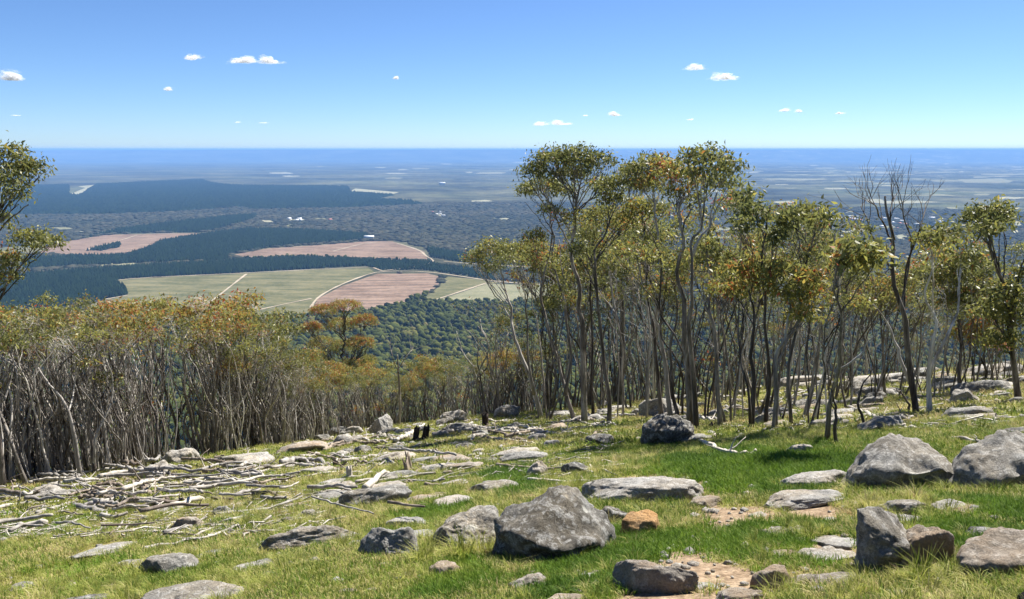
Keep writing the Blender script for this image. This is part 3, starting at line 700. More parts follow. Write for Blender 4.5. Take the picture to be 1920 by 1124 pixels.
def hull_rock(label, px, py, width_px, pts, mat, seed, amp=0.05, name="boulder", cat="boulder", squash=1.0):
    """a boulder shaped by its corner points (in units of its width; x across, y away from the eye, z up), weathered by noise"""
    import bmesh
    g = ground(px, py); dist = math.hypot(g[1], g[2]); w = width_px / FPX * dist
    bm = bmesh.new(); vs = [bm.verts.new((p[0] * w, p[1] * w, (p[2] * 1.06 * squash - 0.27 * p[1]) * w)) for p in pts]
    r_ = bmesh.ops.convex_hull(bm, input=vs); bmesh.ops.delete(bm, geom=[v for v in bm.verts if not v.link_faces], context='VERTS')
    bmesh.ops.triangulate(bm, faces=bm.faces[:])
    bmesh.ops.subdivide_edges(bm, edges=bm.edges[:], cuts=15, use_grid_fill=True)
    for _ in range(1): bmesh.ops.smooth_vert(bm, verts=bm.verts[:], factor=0.5, use_axis_x=True, use_axis_y=True, use_axis_z=True)
    bm.normal_update(); me = bpy.data.meshes.new(name); bm.to_mesh(me); bm.free()
    n = len(me.vertices); P = np.empty(n * 3); N = np.empty(n * 3); me.vertices.foreach_get("co", P); me.vertices.foreach_get("normal", N); P = P.reshape(-1, 3); N = N.reshape(-1, 3)
    q = P / w
    dsp = amp * (fbm(q * 3.4 + seed, 5, seed) * 0.55 + 0.5 * (1 - 2 * np.abs(fbm(q * np.array([2.5, 2.5, 4.0]) + seed * 1.7, 3, seed + 2)))) + 0.012 * fbm(q * 17 + seed, 3, seed + 5)
    P = P + N * (dsp * w)[:, None]; me.vertices.foreach_set("co", P.ravel()); me.polygons.foreach_set("use_smooth", np.ones(len(me.polygons), dtype=bool)); me.materials.append(M[mat]); me.update()
    cy = g[1] + 0.30 * w; cx = g[0] * cy / g[1]
    o = obj(name, me); o.location = (cx, cy, zat(cx, cy) - 0.04 * w); FOOT.append((cx, cy, w * 0.44, w * 0.34, 0)); return tag(o, label, cat)
hull_rock("large dark lichen spotted boulder standing in the middle of the near grass", 1048, 1050, 236,
    [(-.50, -.10, -.1), (-.49, -.02, .38), (-.44, -.22, .34), (-.42, .05, .50), (-.26, .12, .60), (-.02, .14, .70), (.14, .20, .68), (.32, .22, .54), (.47, .20, .26), (.50, .10, -.1), (-.24, -.40, .30), (-.02, -.46, .18), (.02, -.42, .08), (.26, -.30, .22), (-.30, -.22, -.1), (.05, -.24, -.1), (.36, -.12, -.1), (.0, .42, .30), (-.35, .38, .1), (.3, .4, .0)], "rock_dark", 42, 0.07, squash=0.73)
rock("orange brown stone leaning against the large dark boulder", 1163, 1242, 953, 1008, "rock_orange", 0.8, 7, 4, 0.8, shear=0.5)
rock("smooth grey boulder slab directly behind the large dark boulder", 800, 955, 938, 1032, "rock", 1.0, 12, 5, 0.5, [(0.1, -0.6, 0.8, 0.6), (-0.5, 0.1, 0.85, 0.7)])
rock("low grey rock tucked behind the orange stone", 1120, 1185, 943, 985, "rock_dark", 0.8, 15, 4, 0.6)
rock("flat grey slab above the smooth boulder slab", 803, 905, 926, 952, "rock_pale", 1.2, 16, 4, 0.5, flat=0.6)
rock("cracked grey boulder at the end of the long low rock", 676, 800, 974, 1046, "rock", 0.8, 18, 5, 0.7, [(-0.2, -0.8, 0.5, 0.6)])
rock("rounded rock lying on top of the cracked grey boulder", 722, 810, 962, 992, "rock_pale", 0.8, 19, 4, 0.4)
rock("long low lichened rock lying across the grass", 476, 690, 978, 1030, "rock", 0.35, 21, 5, 0.6, [(-0.9, -0.5, 0.1, 0.75), (0, -0.8, 0.6, 0.6)], rz=0.12)
rock("broad flat lichened rock cut by the bottom edge of the picture", 256, 492, 1085, 1140, "rock", 0.6, 23, 5, 0.4, [(0, -0.3, 0.95, 0.6)])
rock("low rounded stone in the grass before the smooth boulder slab", 802, 872, 1045, 1085, "rock_tan", 0.9, 25, 4, 0.3)
rock("small pale stone just below the large dark boulder", 953, 1032, 1068, 1105, "rock_pale", 0.8, 27, 4, 0.5)
rock("brown rounded rock at the very bottom of the picture", 1008, 1125, 1104, 1140, "rock_tan", 0.8, 29, 4, 0.3)
rock("long lizard shaped rock beside the dirt path", 1128, 1290, 1042, 1112, "rock_tan", 0.42, 31, 5, 0.6, [(-0.8, -0.4, 0.4, 0.75)], rz=-0.45)
rock("long flat slab crossing the slope behind the large boulder", 1048, 1310, 888, 945, "rock_pale", 0.45, 33, 5, 0.4, rz=-0.42, flat=0.9)
rock("reddish flat rock at the lower end of the long slab", 1290, 1365, 924, 952, "rock_tan", 0.9, 34, 4, 0.5, flat=0.9)
rock("wedge shaped rock with a dark end face above the long slab", 1043, 1112, 860, 892, "rock_dark", 0.8, 36, 4, 0.9, [(-0.95, -0.3, 0.0, 0.5), (0.5, 0, 0.85, 0.6)], shear=0.5)
rock("pale upright block left of the wedge shaped rock", 984, 1028, 860, 896, "rock_pale", 0.7, 37, 4, 0.8)
rock("broken grey ledge above the pale upright block", 935, 1040, 838, 868, "rock", 0.7, 38, 4, 0.7)
rock("grey slab lying in grass left of the pale upright block", 865, 978, 893, 926, "rock", 0.9, 39, 4, 0.5, flat=0.6)
hull_rock("table topped boulder with a shaded front face before the grove", 1251, 836, 95,
    [(-.50, -.05, -.1), (-.48, -.02, .34), (-.42, .3, .40), (-.1, .1, .60), (.2, .2, .58), (.45, .1, .42), (.50, -.05, .30), (.46, -.05, -.1), (.1, -.34, .32), (-.3, -.30, .30), (.38, -.26, .28), (-.28, -.14, -.1), (.3, -.14, -.1), (0, .5, .2)], "rock_dark", 41, 0.06)
hull_rock("great grey boulder with a diagonal crack at the edge of the lawn", 1690, 920, 205,
    [(-.52, -.05, -.05), (-.46, -.12, .14), (-.36, -.24, .20), (-.30, .1, .32), (-.06, .18, .50), (.08, .2, .49), (.30, .2, .36), (.50, .1, .20), (.50, 0, -.1), (-.05, -.36, .20), (.2, -.34, .24), (.42, -.2, .16), (-.2, -.22, -.1), (.15, -.2, -.1), (.4, -.1, -.1), (0, .5, .2), (-.4, .4, 0)], "rock", 44, 0.07)
hull_rock("great rounded boulder running off the picture beside the cracked one", 1882, 920, 210,
    [(-.50, 0, -.05), (-.44, -.05, .18), (-.25, .1, .36), (.02, .18, .52), (.25, .2, .50), (.5, .1, .3), (.5, 0, -.1), (-.3, -.28, .12), (0, -.36, .20), (.3, -.3, .2), (-.1, -.22, -.1), (.25, -.2, -.1), (0, .5, .25), (-.4, .35, 0)], "rock", 47, 0.07)
rock("pale domed rock at the foot of the cracked boulder", 1458, 1595, 878, 918, "rock_pale", 0.7, 49, 4, 0.4)
rock("wide flat pale slab below the pale domed rock", 1432, 1600, 912, 952, "rock_pale", 0.7, 50, 5, 0.4, flat=0.9)
rock("low rock in the lawn below the cracked boulder", 1638, 1745, 930, 966, "rock", 0.7, 52, 4, 0.5)
rock("small domed rock below the join of the two great boulders", 1742, 1822, 931, 960, "rock_pale", 0.8, 53, 4, 0.3)
hull_rock("angular rock with a sheer black end face near the path", 1658, 1076, 112,
    [(-.46, -.05, -.1), (-.46, .0, .95), (-.44, -.30, .62), (-.40, .35, .98), (-.05, .2, .98), (.2, .25, .85), (.46, .15, .55), (.46, .0, -.1), (-.28, -.42, .34), (.12, -.44, .46), (-.3, -.28, -.1), (.22, -.28, -.1), (0, .6, .4)], "rock", 55, 0.06, "rock", "rock")
rock("rounded tan rock joined to the angular black ended rock", 1662, 1776, 978, 1072, "rock_tan", 0.8, 57, 5, 0.6, [(0.2, -0.8, 0.0, 0.6)], shear=0.3)
hull_rock("overhanging rock with deep shade below at the picture's edge", 1872, 1080, 200,
    [(-.50, -.28, .16), (-.42, -.1, .30), (-.1, .1, .48), (.2, .2, .56), (.5, .1, .54), (.5, -.2, .30), (.1, -.46, .26), (-.25, -.44, .22), (-.34, -.05, -.1), (0, -.08, -.1), (.5, -.06, -.1), (0, .5, .2), (.5, .5, .2)], "rock_tan", 59, 0.06, "rock", "rock", 0.72)
rock("small lichened rock above the overhanging rock", 1806, 1885, 984, 1014, "rock_dark", 0.8, 60, 4, 0.6)
rock("pale flat stones set in the bare earth by the path", 1488, 1612, 1022, 1056, "rock_pale", 0.9, 61, 4, 0.8, flat=0.7, rough=1.6)
rock("grey rock at the upper end of the dirt path", 1408, 1496, 1052, 1108, "rock_tan", 0.7, 62, 4, 0.6, rz=0.5)
rock("low tan slab between the path and the angular rock", 1482, 1612, 1066, 1104, "rock_tan", 0.6, 63, 4, 0.6)
rock("sandy coloured slab in the path at the bottom", 1330, 1420, 1094, 1135, "rock_tan", 0.8, 64, 4, 0.5, flat=0.8)
rock("black object poking in at the bottom corner", 1900, 1960, 1100, 1150, "black", 0.8, 65, 4, 0.5)
rock("grey ledge rock under the trunks at the meadow's edge", 1598, 1700, 778, 808, "rock", 0.6, 66, 4, 0.7, rz=0.2)
rock("squared grey rock highest among the rocks beyond the paired trunks", 1750, 1792, 703, 726, "rock", 0.8, 67, 4, 0.7)
rock("long grey rock in the cluster beyond the paired trunks", 1786, 1892, 710, 740, "rock", 0.5, 68, 4, 0.6)
rock("pale blocky rock in front of the long grey rock", 1778, 1836, 724, 758, "rock_pale", 0.8, 69, 4, 0.7)
rock("low domed rock in the grass below the blocky rock", 1768, 1850, 760, 786, "rock", 0.7, 70, 4, 0.4)
rock("dark flat rock at the edge of the picture above the rounded boulder", 1870, 1960, 796, 818, "rock_dark", 0.7, 71, 4, 0.6)
rock("small pointed dark rock in the far wood at the picture's edge", 1862, 1895, 676, 692, "rock_dark", 0.8, 72, 4, 0.8)
rock("grey rock behind the tree bases of the grove", 1195, 1282, 742, 782, "rock", 0.7, 73, 4, 0.7)
rock("rock wedged among the stems at the grove's far end", 1412, 1445, 770, 800, "rock", 0.8, 74, 4, 0.7)
rock("pale broken stones in the grass below the grove stems", 1468, 1526, 828, 852, "rock_pale", 0.8, 75, 4, 0.8)
rock("pointed pale boulder with a shaded side before the dense thicket", 693, 740, 776, 815, "rock_pale", 0.8, 76, 4, 0.95, [(-0.85, -0.6, 0.05, 0.5), (0.6, -0.4, 0.65, 0.55), (-0.5, 0.2, 0.8, 0.6)], name="boulder", cat="boulder", shear=0.2)
rock("pale outcrop at the foot of the thicket", 303, 374, 836, 872, "rock_pale", 0.8, 77, 4, 0.7)
rock("sloping pale rock below the outcrop at the thicket foot", 262, 326, 858, 896, "rock_pale", 0.9, 78, 4, 0.7)
rock("weathered pale rock among the dead branches", 52, 128, 904, 938, "rock_pale", 0.8, 79, 4, 0.6)
rock("tan speckled stone beside the long bent branch", 324, 388, 962, 994, "rock_tan", 0.8, 80, 4, 0.7)
rock("tilted grey stone above the long bent branch", 396, 436, 944, 972, "rock", 0.8, 81, 4, 0.8)
rock("slanting slab in the grass below the dead branches", 270, 374, 1030, 1078, "rock", 0.6, 83, 4, 0.7, rz=0.35)
rock("small grey rock near the lower corner of the meadow", 6, 60, 1086, 1108, "rock", 0.8, 84, 4, 0.5)
rock("grey rock at the bottom edge left of the broad flat rock", 118, 210, 1106, 1138, "rock_dark", 0.7, 85, 4, 0.5)
rock("long sloping slab in the mid meadow", 640, 775, 908, 950, "rock", 0.35, 86, 4, 0.5, rz=0.35, flat=0.7)
rock("dark mottled rock in the grass below the tallest grove trunks", 1094, 1156, 808, 834, "rock_dark", 0.8, 87, 4, 0.5)
rock("small pale round stone left of the dark mottled rock", 1012, 1048, 822, 840, "rock_pale", 0.8, 88, 4, 0.3)
rock("flat layered outcrop at the top of the meadow", 820, 872, 768, 792, "rock_pale", 0.8, 89, 4, 0.8)
rock("pale peaked rock on the crest of the meadow", 884, 926, 750, 776, "rock_pale", 0.8, 90, 4, 0.8)
rock("rounded grey rock on the crest beside the leaning grove trunk", 926, 978, 756, 784, "rock", 0.8, 91, 4, 0.6)
rock("jagged slabs heaped below the crest", 828, 902, 788, 812, "rock", 0.7, 92, 4, 0.9, rough=1.5)
rock("small grey stone in dry grass near the mid meadow", 830, 852, 878, 894, "rock_tan", 0.8, 93, 3, 0.5)
rock("grey stone near the rounded end of the bent branch", 556, 592, 950, 974, "rock", 0.8, 94, 4, 0.7)
rock("little pale stone on the bright lawn", 1268, 1296, 891, 904, "rock_pale", 0.8, 95, 3, 0.4)
rock("dark rock half hidden by grass right of the bent branch", 520, 552, 965, 985, "rock_dark", 0.8, 96, 4, 0.6)
rock("mossy stone at the bottom between the flat rock and the brown rock", 628, 668, 1096, 1118, "rock_tan", 0.8, 97, 4, 0.4)
rs = np.random.RandomState(77)
def scatter(label, group, n, xr, yr, wr, seed0):
    k = 0
    while k < n:
        x, y = rs.uniform(*xr), rs.uniform(*yr)
        p = ground(x, y)
        if any(((p[0] - f[0]) / (f[2] + .15)) ** 2 + ((p[1] - f[1]) / (f[3] + .15)) ** 2 < 1 for f in FOOT): k += 0.2; continue
        w = rs.uniform(*wr); hh = w * rs.uniform(0.25, 0.5)
        rock(label, x - w / 2, x + w / 2, y - hh, y, rs.choice(["rock", "rock_pale", "rock_pale", "rock_dark"]), rs.uniform(.7, 1), seed0 + int(k * 5), 3, rs.uniform(.3, .9), group=group, rz=rs.uniform(-.6, .6)); k += 1
scatter("small grey stone among the far trunks of the open wood", "stones under the open wood", 58, (1480, 1915), (688, 780), (16, 58), 200)
scatter("small stone on the stony crest of the meadow", "stones along the crest", 44, (560, 1030), (790, 862), (14, 50), 500)
scatter("half buried stone in the grass beneath the grove", "stones beneath the grove", 24, (1040, 1480), (745, 805), (16, 44), 800)
scatter("small stone between the fallen branches", "stones among the fallen branches", 30, (60, 640), (870, 1000), (14, 36), 1000)
scatter("small stone in the near grass", "stones in the near grass", 34, (20, 1880), (930, 1115), (12, 40), 1300)

def slabs(label, group, n, xr, yr, wr, seed0):
    for k in range(n):
        x, y = rs.uniform(*xr), rs.uniform(*yr); w = rs.uniform(*wr)
        rock(label, x - w / 2, x + w / 2, y - w * 0.26, y, rs.choice(["rock", "rock_pale", "rock_tan", "rock_pale"]), rs.uniform(.8, 1.3), seed0 + k, 3, rs.uniform(.3, .8), group=group, rz=rs.uniform(-.5, .5), flat=0.25, shear=1.0, rough=1.5, name="rock_slab", cat="rock slab")
slabs("flat half buried slab in the grass of the mid meadow", "half buried slabs", 30, (380, 1060), (845, 965), (36, 110), 2000)
slabs("flat half buried slab in the near grass", "half buried slabs", 22, (40, 1860), (960, 1112), (44, 130), 2100)
slabs("flat half buried slab on the stony rise below the open wood", "half buried slabs", 30, (1450, 1910), (700, 805), (36, 100), 2200)
slabs("flat half buried slab beneath the grove trunks", "half buried slabs", 14, (1040, 1480), (755, 835), (34, 80), 2300)
# rubble too small to pick apart
b = MB(); V0, F0 = ICO_V, ICO_F
for k in range(2000):
    z = rs.choice(6, p=[.22, .22, .19, .13, .07, .17]); px, py = [(rs.uniform(1450, 1915), rs.uniform(690, 800)), (rs.uniform(560, 1060), rs.uniform(785, 880)), (rs.uniform(20, 640), rs.uniform(870, 1010)), (rs.uniform(1000, 1500), rs.uniform(745, 830)), (rs.normal(1380, 130), rs.uniform(930, 1115)), (rs.uniform(0, 1915), rs.uniform(900, 1118))][z]
    g = ground(px, py)
    if g[1] > 60: continue
    r_ = rs.uniform(0.035, 0.11) * (0.35 + g[1] / 26) * (0.45 if z == 4 else 1); b.add(V0 * (1 + rs.uniform(-.3, .3, (len(V0), 1))) * np.array([1, .9, .55]) * r_ + g + np.array([0, 0, 0.01]), F0)
tag(obj("rubble", b.mesh("rubble", M["rock_pale"])), "small broken stones strewn over the slope", kind="stuff")

# ------------------------------------------------------------------ tubes for wood
def tube(P, rad, sides=6):
    P = np.asarray(P, dtype=float); n = len(P); rad = np.broadcast_to(rad, (n,))
    T = np.gradient(P, axis=0); T /= np.linalg.norm(T, axis=1)[:, None] + 1e-9
    up = np.array([0.31, 0.87, 0.38]); A = np.cross(T, up); A /= np.linalg.norm(A, axis=1)[:, None] + 1e-9; B = np.cross(T, A)
    a = np.linspace(0, 2 * math.pi, sides, endpoint=False)
    V = P[:, None] + (A[:, None] * np.cos(a)[None, :, None] + B[:, None] * np.sin(a)[None, :, None]) * rad[:, None, None]
    i = (np.arange(n - 1)[:, None] * sides + np.arange(sides)[None]); j = (np.arange(n - 1)[:, None] * sides + (np.arange(sides)[None] + 1) % sides)
    F = np.stack([i, j, j + sides, i + sides], -1).reshape(-1, 4)
    V = V.reshape(-1, 3); V = np.concatenate([V, P[:1], P[-1:]])
    return V, F, sides, n

def add_tube(mb, P, rad, sides=6, t=0.0, cap=True):
    V, F, s, n = tube(P, rad, sides); base = mb.n; mb.add(V, F, t)
    if cap:
        k = np.arange(s); c0, c1 = base + s * n, base + s * n + 1
        mb.F3.append(np.stack([np.full(s, c0), base + (k + 1) % s, base + k], 1)); b = base + (n - 1) * s
        mb.F3.append(np.stack([np.full(s, c1), b + k, b + (k + 1) % s], 1))

def spline(P, m):
    P = np.asarray(P, dtype=float)
    if len(P) == 2: return P[0] + (P[1] - P[0]) * np.linspace(0, 1, m)[:, None]
    Q = np.concatenate([[2 * P[0] - P[1]], P, [2 * P[-1] - P[-2]]]); out = []
    seg = len(P) - 1
    for u in np.linspace(0, seg - 1e-6, m):
        i = int(u); t = u - i; a, b, c, d = Q[i:i + 4]
        out.append(0.5 * ((2 * b) + (c - a) * t + (2 * a - 5 * b + 4 * c - d) * t * t + (3 * b - a - 3 * c + d) * t ** 3))
    return np.array(out)

def wobble(P, amp, rs, freq=1.0):
    n = len(P); s = rs.randint(0, 9999); u = np.linspace(0, freq * n * 0.35, n)
    W = np.stack([fbm(np.stack([u, u * 0 + 3.1 * k, u * 0 + s], 1), 2, s % 97 + k) for k in range(3)], 1)
    f = np.minimum(1, np.linspace(0, 3, n))[:, None]
    return P + W * amp * f

rs = np.random.RandomState(91)
def log(label, pts, wpx, mat="deadwood", lift=0.0, name="fallen_branch", cat="branch", stubs=2, group=None, upright=False):
    G = [ground(*p) for p in pts]
    if max(g[1] for g in G) > 58 or max(np.linalg.norm(a - b) for a, b in zip(G[:-1], G[1:])) > 9: return None
    dist = np.linalg.norm(G[0]); r = wpx / FPX * dist * 0.5
    if upright: G = [at(p[0], p[1], G[-1][1]) for p in pts]
    else: G = [g + np.array([0, 0, r * 0.75 + (lift + rs.uniform(0, 0.05) + 0.35 * r * abs(rs.normal()))]) for g in G]
    L = sum(np.linalg.norm(a - b) for a, b in zip(G[:-1], G[1:])); m = max(8, int(L / 0.12))
    P = wobble(spline(G, m), r * 0.8, rs, 1.2)
    rad = r * np.linspace(1.08, 0.62, m) * (1 + 0.13 * fbm(np.c_[np.arange(m) * .5, np.zeros(m), np.full(m, len(FOOT) + L)], 2, 3))
    o_root = P[0].copy(); rt = empty(name, tuple(o_root))
    body = MB(); add_tube(body, P - o_root, rad, 8)
    obj("bough", body.mesh("bough", M[mat], True), rt)
    for k in range(stubs):
        i = rs.randint(m // 4, m - 1); d = rs.normal(0, 1, 3); d[2] = abs(d[2]) * 0.7; d /= np.linalg.norm(d)
        ln = min(rs.uniform(3, 11) * r, 0.55); S = wobble(P[i] - o_root + d * np.linspace(0, ln, 6)[:, None], r * 0.5, rs)
        sb = MB(); add_tube(sb, S, rad[i] * np.linspace(0.5, 0.15, 6), 5); obj("side_twig", sb.mesh("side_twig", M[mat], True), rt)
    return tag(rt, label, cat, group)
D, DP, DB = "deadwood", "deadwood_pale", "deadwood_brown"
LOGS = [
    ("thick grey log lying flat at the picture's edge among the debris", [(-10, 932), (49, 935), (141, 930), (190, 931)], 9, D),
    ("long crooked branch sweeping through the debris heap", [(70, 968), (117, 952), (143, 942), (167, 936), (208, 934), (247, 921), (325, 913)], 7, D),
    ("long pale branch running up from the debris to the thicket", [(273, 922), (328, 914), (385, 904), (443, 892), (505, 882)], 6, DP),
    ("brown branch crossing over the other branches of the heap", [(216, 896), (260, 915), (281, 934), (312, 947)], 7, DB),
    ("straight pale pole lying high among the fallen branches", [(359, 892), (401, 879), (466, 861)], 6, DP),
    ("brown branch lying slantwise over the long crooked branch", [(146, 926), (193, 939), (245, 949)], 6, DB),
    ("curved pale bough like a tusk in front of the heap", [(141, 955), (167, 962), (193, 965), (203, 952)], 10, D),
    ("long bent branch curving down through the grass", [(307, 1007), (352, 994), (396, 986), (443, 981), (471, 965), (500, 961), (545, 952), (568, 936)], 7, D),
    ("thin straight stick under the long bent branch", [(307, 1009), (345, 1010), (387, 1012)], 4, DB),
    ("pale twisted branch lowest in the grass", [(271, 1035), (299, 1027), (333, 1026), (352, 1020), (391, 1017), (443, 993)], 7, DP),
    ("short white squared log end at the lower side of the heap", [(38, 994), (86, 991)], 12, DP),
    ("thin dark stick beside the white squared log end", [(-8, 996), (39, 993)], 4, DB),
    ("smooth pale log in the middle of the fallen branches", [(385, 915), (458, 908)], 9, DP),
    ("thin pale stick lying before the thicket stems", [(96, 902), (213, 900)], 3.5, D),
    ("slanting branch rising from the heap towards the thicket", [(130, 921), (167, 910), (215, 899)], 6, D),
    ("forked dark stick in front of the debris heap", [(208, 1007), (247, 981), (273, 970)], 4.5, DB),
    ("stout bleached log beside the tilted grey stone", [(323, 960), (378, 948)], 14, DP),
    ("grey log lying level right of the heap", [(400, 912), (460, 908)], 8, D),
    ("slim pale branch above the level grey log", [(410, 899), (458, 888), (507, 881)], 5, DP),
    ("rotten thick log in the mid meadow", [(526, 873), (568, 868), (612, 875)], 11, D),
    ("thin branch across the rotten thick log", [(552, 862), (607, 881)], 4.5, D),
    ("straight branch reaching right from the torn stump", [(623, 857), (669, 865), (727, 868)], 6, D),
    ("stout pale log pointing down the slope", [(685, 928), (724, 894)], 13, DP),
    ("thin dark branch lying alone in the mid meadow", [(594, 936), (633, 927), (688, 909)], 4, DB),
    ("level grey log near the pointed boulder", [(649, 825), (708, 825)], 6, D),
    ("dark log below the level grey log", [(623, 841), (678, 831)], 6, DB),
    ("large pale log lying along the crest", [(811, 821), (853, 813), (905, 804)], 10, DP),
    ("thin pale branch low in the mid meadow", [(575, 899), (640, 888)], 5, D),
    ("weathered log beside the straight pale pole", [(430, 870), (470, 860)], 8, D),
    ("bleached stick on the dark shaded ground below the grove", [(953, 803), (1001, 808), (1040, 819)], 5, DP),
    ("curved white stick at the foot of the grove", [(1051, 814), (1070, 811), (1082, 806)], 6, DP),
    ("branch lying against the thickest grove trunk", [(1062, 791), (1085, 793), (1104, 801)], 5, D),
    ("grey branch behind the leaning grove trunk", [(1018, 765), (1045, 769), (1070, 777)], 6, D),
    ("pale crooked branch lying alone on the bright lawn", [(1313, 831), (1348, 850), (1374, 858), (1420, 853)], 7, DP),
    ("short pale stick above the two great boulders", [(1786, 826), (1838, 838)], 6, DP),
    ("dark log at the foot of the paired trunks", [(1655, 783), (1705, 781)], 6, DB),
    ("long thin branch along the lower side of the heap", [(20, 985), (80, 972), (130, 962)], 5, D),
    ("branch slanting down at the edge of the picture", [(-5, 960), (40, 950), (110, 945)], 6, D),
    ("pair of crossed pale sticks right of the heap, upper one", [(230, 955), (290, 952), (345, 945)], 5, DP),
    ("grey branch tangled in the upper part of the heap", [(90, 915), (150, 905), (225, 908)], 6, D),
    ("broken branch beside the curved tusk like bough", [(205, 960), (240, 958), (268, 965)], 6, DB)]
for lb, pts, w, mt in LOGS: log(lb, pts, w, mt, stubs=0 if w > 9 else 3 if w > 5 else 1)
k = 0
while k < 290:                                                     # lesser sticks
    zone = rs.choice(4, p=[.46, .34, .11, .09])
    x, y = [(rs.normal(230, 200), rs.normal(932, 34)), (rs.uniform(420, 1000), rs.uniform(800, 920)), (rs.uniform(800, 1120), rs.uniform(780, 825)), (rs.uniform(1100, 1760), rs.uniform(740, 800))][zone]
    a = rs.normal(-0.12, 0.3); L = rs.uniform(14, 70) if rs.uniform() < 0.6 else rs.uniform(60, 140)
    p2 = (x + L * math.cos(a), y + L * math.sin(a) * 0.5); mid = ((x + p2[0]) / 2, (y + p2[1]) / 2 + rs.uniform(-4, 4))
    log(["thin dead stick in the tangle of fallen branches", "dead stick lying in the mid meadow grass", "dead stick on the stony crest", "dead stick under the grove"][zone], [(x, y), mid, p2], rs.uniform(2.5, 7.5), rs.choice([D, DP, D, DB, D, DB]), stubs=1,
        group=["sticks in the fallen branch tangle", "sticks in the mid meadow", "sticks on the crest", "sticks under the grove"][zone], lift=rs.uniform(0, 0.3) if zone == 0 else 0, name="dead_stick", cat="stick")
    k += 1
log("upright dark dead stick poking out of the debris heap", [(47, 884), (52, 926), (62, 944)], 4, DB, upright=True, stubs=1)

def stump(label, px, py, wpx, hpx, mat, seed, jag=0.3, lean=0.0, parts=1):
    g = ground(px, py); dist = np.linalg.norm(g); r = wpx / FPX * dist / 2; h = hpx / FPX * dist * 1.06
    rs_ = np.random.RandomState(seed); rt = empty("tree_stump", tuple(g))
    for k in range(parts):
        n, m = 14, 6; a = np.linspace(0, 2 * math.pi, n, endpoint=False); b = MB()
        top = h * (1 - jag * rs_.uniform(0, 1, n)) * (1 if k == 0 else rs_.uniform(.5, .85)); rr = r * (1 + 0.18 * rs_.normal(0, 1, n)) * (1 if parts == 1 else 0.55)
        off = np.array([0, 0]) if k == 0 else rs_.normal(0, r * 0.8, 2)
        V = []
        for j in range(m):
            u = j / (m - 1); f = 1.35 - 0.5 * min(1, u * 2.2) + 0.05 * rs_.normal(0, 1, n)
            V.append(np.stack([np.cos(a) * rr * f + lean * u * h + off[0], np.sin(a) * rr * f + off[1], -0.1 + (top + 0.1) * u], 1))
        for j, q in ((m - 1, 0.72), (m - 1, 0.35)):
            W = V[m - 1].copy(); c = W.mean(0); W[:, :2] = c[:2] + (W[:, :2] - c[:2]) * q; W[:, 2] -= h * 0.12 * (1 - q) + rs_.uniform(0, .1, n) * h; V.append(W)
        P = np.concatenate(V); R_ = len(V); i = (np.arange(R_ - 1)[:, None] * n + np.arange(n)[None]); jn = (np.arange(R_ - 1)[:, None] * n + (np.arange(n)[None] + 1) % n)
        b.add(P, np.stack([i, jn, jn + n, i + n], -1).reshape(-1, 4)); obj("bole", b.mesh("bole", M[mat]), rt)
    for k in range(4):
        t = rs_.uniform(0, 6.28); d = np.array([math.cos(t), math.sin(t), -0.05 - 0.3 * math.sin(t)]); b = MB()
        add_tube(b, np.array([0, 0, 0.06 * h]) + d * np.linspace(0.4 * r, r * rs_.uniform(1.7, 2.6), 5)[:, None], r * np.linspace(0.42, 0.1, 5), 6); obj("root", b.mesh("root", M[mat], True), rt)
    FOOT.append((g[0], g[1], r, r, 0)); return tag(rt, label, "stump")
stump("dark upright burnt stump standing on the crest", 909, 803, 13, 28, "charred", 1, 0.1)
stump("jagged split burnt stump on the crest", 797, 826, 22, 32, "charred", 2, 0.6, 0.1, 3)
stump("grey broken stump in the middle of the meadow", 770, 884, 18, 42, "deadwood_brown", 3, 0.45, -0.15, 2)
stump("torn dark stump beside the rotten log", 630, 880, 20, 22, "charred", 4, 0.5, 0, 2)
stump("pale splintered stump stub near the rotten log", 655, 900, 12, 28, "deadwood_pale", 5, 0.4)
stump("low red brown burnt stump beneath the grove", 1335, 806, 20, 14, "charred", 6, 0.5, 0, 2)
# ------------------------------------------------------------------ eucalypts
def leaves(mb, C, n_each, spread, rs, tint, size=0.15, droop=0.8, tvar=0.09):
    """C (k,3) twig ends; n_each leaves round each of them"""
    k = len(C); N = k * n_each
    P = np.repeat(C, n_each, 0) + rs.normal(0, 1, (N, 3)) * np.array([1, 1, 0.72]) * spread
    d = rs.normal(0, 1, (N, 3)); d[:, 2] -= droop; d /= np.linalg.norm(d, axis=1)[:, None]
    s = np.cross(d, rs.normal(0, 1, (N, 3))); s /= np.linalg.norm(s, axis=1)[:, None] + 1e-9
    L = size * rs.uniform(0.6, 1.35, (N, 1)); W = L * rs.uniform(0.14, 0.22, (N, 1))
    curl = np.cross(d, s) * L * rs.uniform(-.18, .18, (N, 1))
    V = np.stack([P, P + d * L * 0.42 + s * W + curl, P + d * L, P + d * L * 0.42 - s * W + curl], 1).reshape(-1, 3)
    tt = np.repeat(np.asarray(tint, dtype=float), n_each) if np.ndim(tint) else np.full(N, tint)
    T = np.clip(tt + rs.normal(0, tvar, N), 0, 1)
    mb.add(V, np.arange(N * 4).reshape(-1, 4), np.repeat(T, 4))

def dome(c, rx, ry, rz, n, rs):
    """points through the upper shell of a flattened clump"""
    v = rs.normal(0, 1, (n, 3)); v /= np.linalg.norm(v, axis=1)[:, None]; v[:, 2] = np.where(v[:, 2] < -0.25, -v[:, 2], v[:, 2])
    r = rs.uniform(0.55, 1.0, (n, 1)) ** 0.6
    return c + v * r * np.array([rx, ry, rz])

